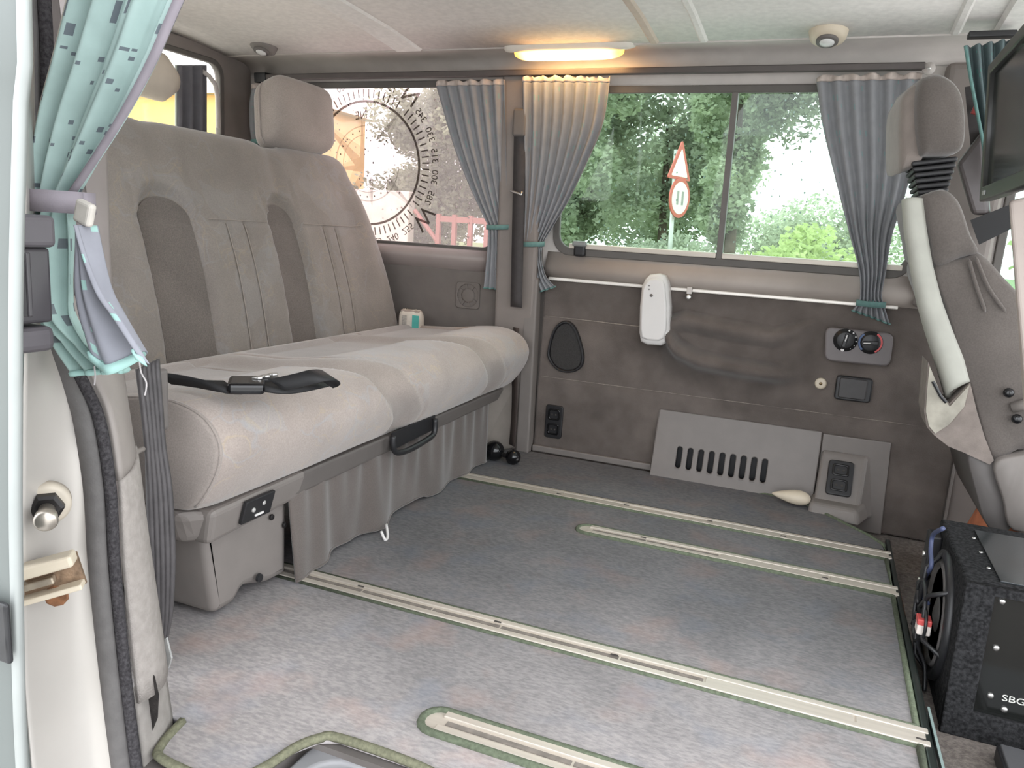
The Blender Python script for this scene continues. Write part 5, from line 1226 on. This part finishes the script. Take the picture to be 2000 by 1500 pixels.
def dtext(s, ang, r, size):
    a = math.radians(ang); c0 = dp(a, r, .0006); up = (dp(a, r+.01)-dp(a, r)).normalized(); rt = up.cross(WN).normalized()
    M = mtx(c0, -rt*-1, up, WN); 
    M = Matrix.Identity(4)
    for i in range(3): M[i][0] = -rt[i]*-1 if False else rt[i]*-1; M[i][1] = up[i]; M[i][2] = WN[i]
    M.translation = c0
    finish('numeral', text_mesh(s, size, M, .0004), m_dec, dec, False)
dtext('N', 0, .288, .085)
for k in range(1, 24):
    if k % 6: dtext(str(k*15 % 360), k*15, RO+.062, .034)
for s, a in (('E', 90), ('S', 180), ('W', 270)): dtext(s, a, .288, .085)
dtext('NE', 45, .166, .040)

# ================================================================== OUTSIDE
gz = -.55
gr = struct(plate('ground', [(-60, -40), (40, -40), (40, 90), (-60, 90)], [], .02, 0, Matrix.Translation((0, 0, gz-.01)), mat('pale_paving', (204, 202, 198), .7, .15, 3, .2, var2=(.3, .15))))
gv = plate('grass_verge', [(-50, 9), (38, 9), (38, 80), (-50, 80)], [], .04, 0, Matrix.Translation((0, 0, gz+.01)), mat('grass', (104, 124, 76), .95, .3, 3, .3), gr)
def leafmat(name, c, c2):
    m = mat(name, c, .7, .2, 1.2, rgb2=c2, spec=.2); t = m.node_tree; n = t.nodes; b = n['Principled BSDF']
    tl = n.new('ShaderNodeBsdfTranslucent'); t.links.new(b.inputs['Base Color'].links[0].from_socket, tl.inputs[0])
    mx = n.new('ShaderNodeMixShader'); mx.inputs[0].default_value = .5
    t.links.new(b.outputs[0], mx.inputs[1]); t.links.new(tl.outputs[0], mx.inputs[2]); t.links.new(mx.outputs[0], n['Material Output'].inputs[0])
    return m
lm = [leafmat('leaf_mid', (166, 178, 150), (196, 202, 178)), leafmat('leaf_dark', (136, 144, 124), (160, 166, 144)), leafmat('leaf_pale', (174, 182, 162), (204, 208, 190)), leafmat('leaf_bright', (172, 192, 122), (198, 210, 150))]
bark = mat('bark', (92, 78, 66), .9, .2, 8)
import numpy as np
def tree(x, y, h, r, z0, n, leaf, m, label, seed, name='tree', group='trees beyond the van', trunk=True):
    rnd = random.Random(seed); g = np.random.default_rng(seed); e = empty(name, (x, y, gz), label, 'tree' if name == 'tree' else 'bush', group)
    cl = []
    for k in range(40):
        a = rnd.uniform(0, 6.283); q = rnd.uniform(-1, 1); rr = math.sqrt(1-q*q); s = rnd.uniform(.3, .85)
        cl.append((x+math.cos(a)*rr*r*s, y+math.sin(a)*rr*r*s, z0+(h-z0)/2+q*(h-z0)/2*s, r*rnd.uniform(.22, .40)))
    cl = np.array(cl)[np.arange(n) % 40]
    def unit(k=1.0):
        d = g.normal(size=(n, 3)); d[:, 2] *= k; return d/np.linalg.norm(d, axis=1)[:, None]
    p = cl[:, :3]+unit()*(cl[:, 3]*g.uniform(.35, 1.0, n)**.6)[:, None]
    a = unit(.6); b = np.cross(a, unit()); b /= np.linalg.norm(b, axis=1)[:, None]; s = (leaf*g.uniform(.6, 1.2, n))[:, None]
    vs = np.stack([p-a*s, p+b*s*.55, p+a*s, p-b*s*.55], 1).reshape(-1, 3)
    me = bpy.data.meshes.new('foliage'); me.vertices.add(4*n); me.loops.add(4*n); me.polygons.add(n)
    c0 = vs.mean(0); vs = vs-c0
    me.vertices.foreach_set('co', vs.ravel().astype(np.float32)); me.loops.foreach_set('vertex_index', np.arange(4*n, dtype=np.int32))
    me.polygons.foreach_set('loop_start', np.arange(0, 4*n, 4, dtype=np.int32)); me.update(calc_edges=True); me.validate()
    me.materials.append(m); f = bpy.data.objects.new('foliage', me); COL.objects.link(f); f.parent = e; f.location = V(c0)-e.location; f['kind'] = 'stuff'
    if trunk:
        mk('trunk', *tube([(x, y, gz), (x+.1, y, (gz+z0)/2+.3), (x-.05, y+.05, z0+(h-z0)*.5)], [.16, .13, .06], 9), bark, e, True)
    return e
tree(-6.6, 17.0, 7.5, 2.3, -.1, 26000, .085, lm[0], 'dense green tree behind the left part of the sliding window', 1)
tree(-4.1, 20, 8.5, 2.4, -.3, 26000, .09, lm[2], 'pale green tree behind the road signs', 2)
tree(-2.0, 16.5, 7.2, 1.25, .0, 16000, .075, lm[0], 'tree with thin crown just right of the window divider', 3)
ot = tree(-.75, 15.5, 6.0, 1.5, 2.5, 9000, .065, lm[1], 'overhanging tree whose branches dip into the sky gap', 4, trunk=False)
mk('trunk', *tube([(2.0, 15.8, gz), (1.5, 15.7, 1.6), (.9, 15.6, 3.2), (-.6, 15.5, 4.3)], [.16, .13, .09, .04], 9), bark, ot, True)
tree(-9.4, 18, 5.2, 1.9, -.4, 20000, .08, lm[1], 'dark tree behind the compass window next to the curtain', 5)
tree(-11.9, 21, 2.6, 1.9, -.5, 12000, .08, lm[1], 'low dark tree left in the compass window', 6)
tree(-.4, 34, 2.3, 4.2, -.5, 16000, .11, lm[0], 'distant tree row below the sky gap', 7)
tree(5.2, 18, 5.0, 2.4, -.4, 12000, .10, lm[3], 'bright green tree outside the driver window', 8)
tree(-.35, 10, .95, 1.0, -.5, 12000, .05, lm[3], 'bright green bush at the lower right of the sliding window', 9, 'bush', None, False)
tree(-2.6, 14.3, .8, 1.2, -.5, 10000, .06, lm[2], 'greyish bush at the foot of the sign post', 10, 'bush', None, False)
tree(-7.6, 23, 4.2, 2.5, -.6, 20000, .09, lm[2], 'pale hedge-like tree filling the lower left of the sliding window', 11)
tree(-4.6, 25, 5.5, 2.2, -.6, 18000, .09, lm[0], 'far green tree between the road signs and the curtain', 12)
# two road signs on a post, seen nearly edge-on
sc_ = CAM+ray(1326, 420)*(12.0/ray(1326, 420).y)
e = empty('road_sign', (sc_.x, 12, gz), 'road sign post with triangle above a round sign, seen edge-on', 'road sign')
tp = PY(1328, 275, 12.0); rot = Matrix.Rotation(math.radians(70), 3, 'Z'); n_ = rot @ V((0, -1, 0)); ru = rot @ V((1, 0, 0))
mk('post', *tube([V((sc_.x, 12, gz))-n_*.06+V((0, .06, 0)), V((tp.x, 12, tp.z-.12))-n_*.06+V((0, .06, 0))], .035, 10), mat('galvanised', (190, 190, 186), .4, .05, 10, metal=.4), e, True)
c1 = PY(1328, 325, 12); c2 = PY(1327, 387, 12); s = .33
def tri(k): return [(0, s*1.15*k), (-s*k, -s*.58*k), (s*k, -s*.58*k)]
m_sw = mat('sign_white', (226, 218, 210), .5); m_sr = mat('sign_red', (190, 96, 84), .5)
def ms(c): return mtx(c, ru, (0, 0, 1), n_)
plate('triangle_border', roundpoly(tri(1), .05)[::-1], [], .02, .0, ms(c1), m_sr, e); plate('triangle_face', roundpoly(tri(.72), .04)[::-1], [], .024, .0, ms(c1-V((0, 0, .01))), m_sw, e)
ci = [(math.cos(t*math.pi/16), math.sin(t*math.pi/16)) for t in range(32)]
plate('round_border', [(x*.29, z*.29) for x, z in ci], [], .02, 0, ms(c2), m_sr, e); plate('round_face', [(x*.235, z*.235) for x, z in ci], [], .024, 0, ms(c2), m_sw, e)
for k in (-1, 1): plate('round_digit', [(k*.07-.03, -.10), (k*.07+.03, -.10), (k*.07+.03, .10), (k*.07-.03, .10)], [], .026, 0, ms(c2), mat('sign_grey', (150, 146, 142), .5), e)
# yellow house seen through the rear and compass windows
hs = empty('yellow_house', (-20, 22, gz), 'yellow rendered house seen through the rear window', 'house')
mk('wall', *box((-23.3, 22, 1.9), (15, 5, 4.9)), mat('yellow_render', (238, 192, 128), .8, .05, 2), hs)
mk('roof', *hexa([(-31.2, 19.2, 4.3), (-15.4, 19.2, 4.3), (-15.4, 24.8, 4.3), (-31.2, 24.8, 4.3)], [(-30, 21.9, 5.2), (-17, 21.9, 5.2), (-17, 22.1, 5.2), (-30, 22.1, 5.2)]), mat('roof_pale', (205, 190, 178), .8, .1, 4), hs)
for x in (-29.5, -17.2):
    f = mk('window', *box((x, 19.48, .9), (1.1, .06, 1.3)), m_white, hs); mk('pane', *box((x, 19.44, .9), (.94, .04, 1.14)), mat('house_glass', (120, 130, 136), .1), f)
# low white wall and red climbing frame in the compass window
e = empty('red_frame', (-7.3, 16, gz), 'red garden frame with pickets low in the compass window', 'frame')
mred = mat('red_paint', (150, 98, 92), .5)
for k in range(4): mk('post', *box((-7.9+.38*k, 15.2, .25), (.09, .09, 1.6)), mred, e)
for z in (.35, .95): mk('rail', *box((-7.33, 15.2, z), (1.25, .07, .12)), mred, e)
mk('brace', *tube([(-8.5, 15.2, 1.1), (-7.9, 15.2, .45)], .05, 8), mred, e)
o_ = mk('garden_wall', *box((-10.4, 16.5, .5), (2.2, .3, 2.1)), mat('pale_wall', (206, 200, 194), .8, .1, 3), None, bev=.03); tag(o_, 'pale plastered garden wall low in the compass window', 'wall')
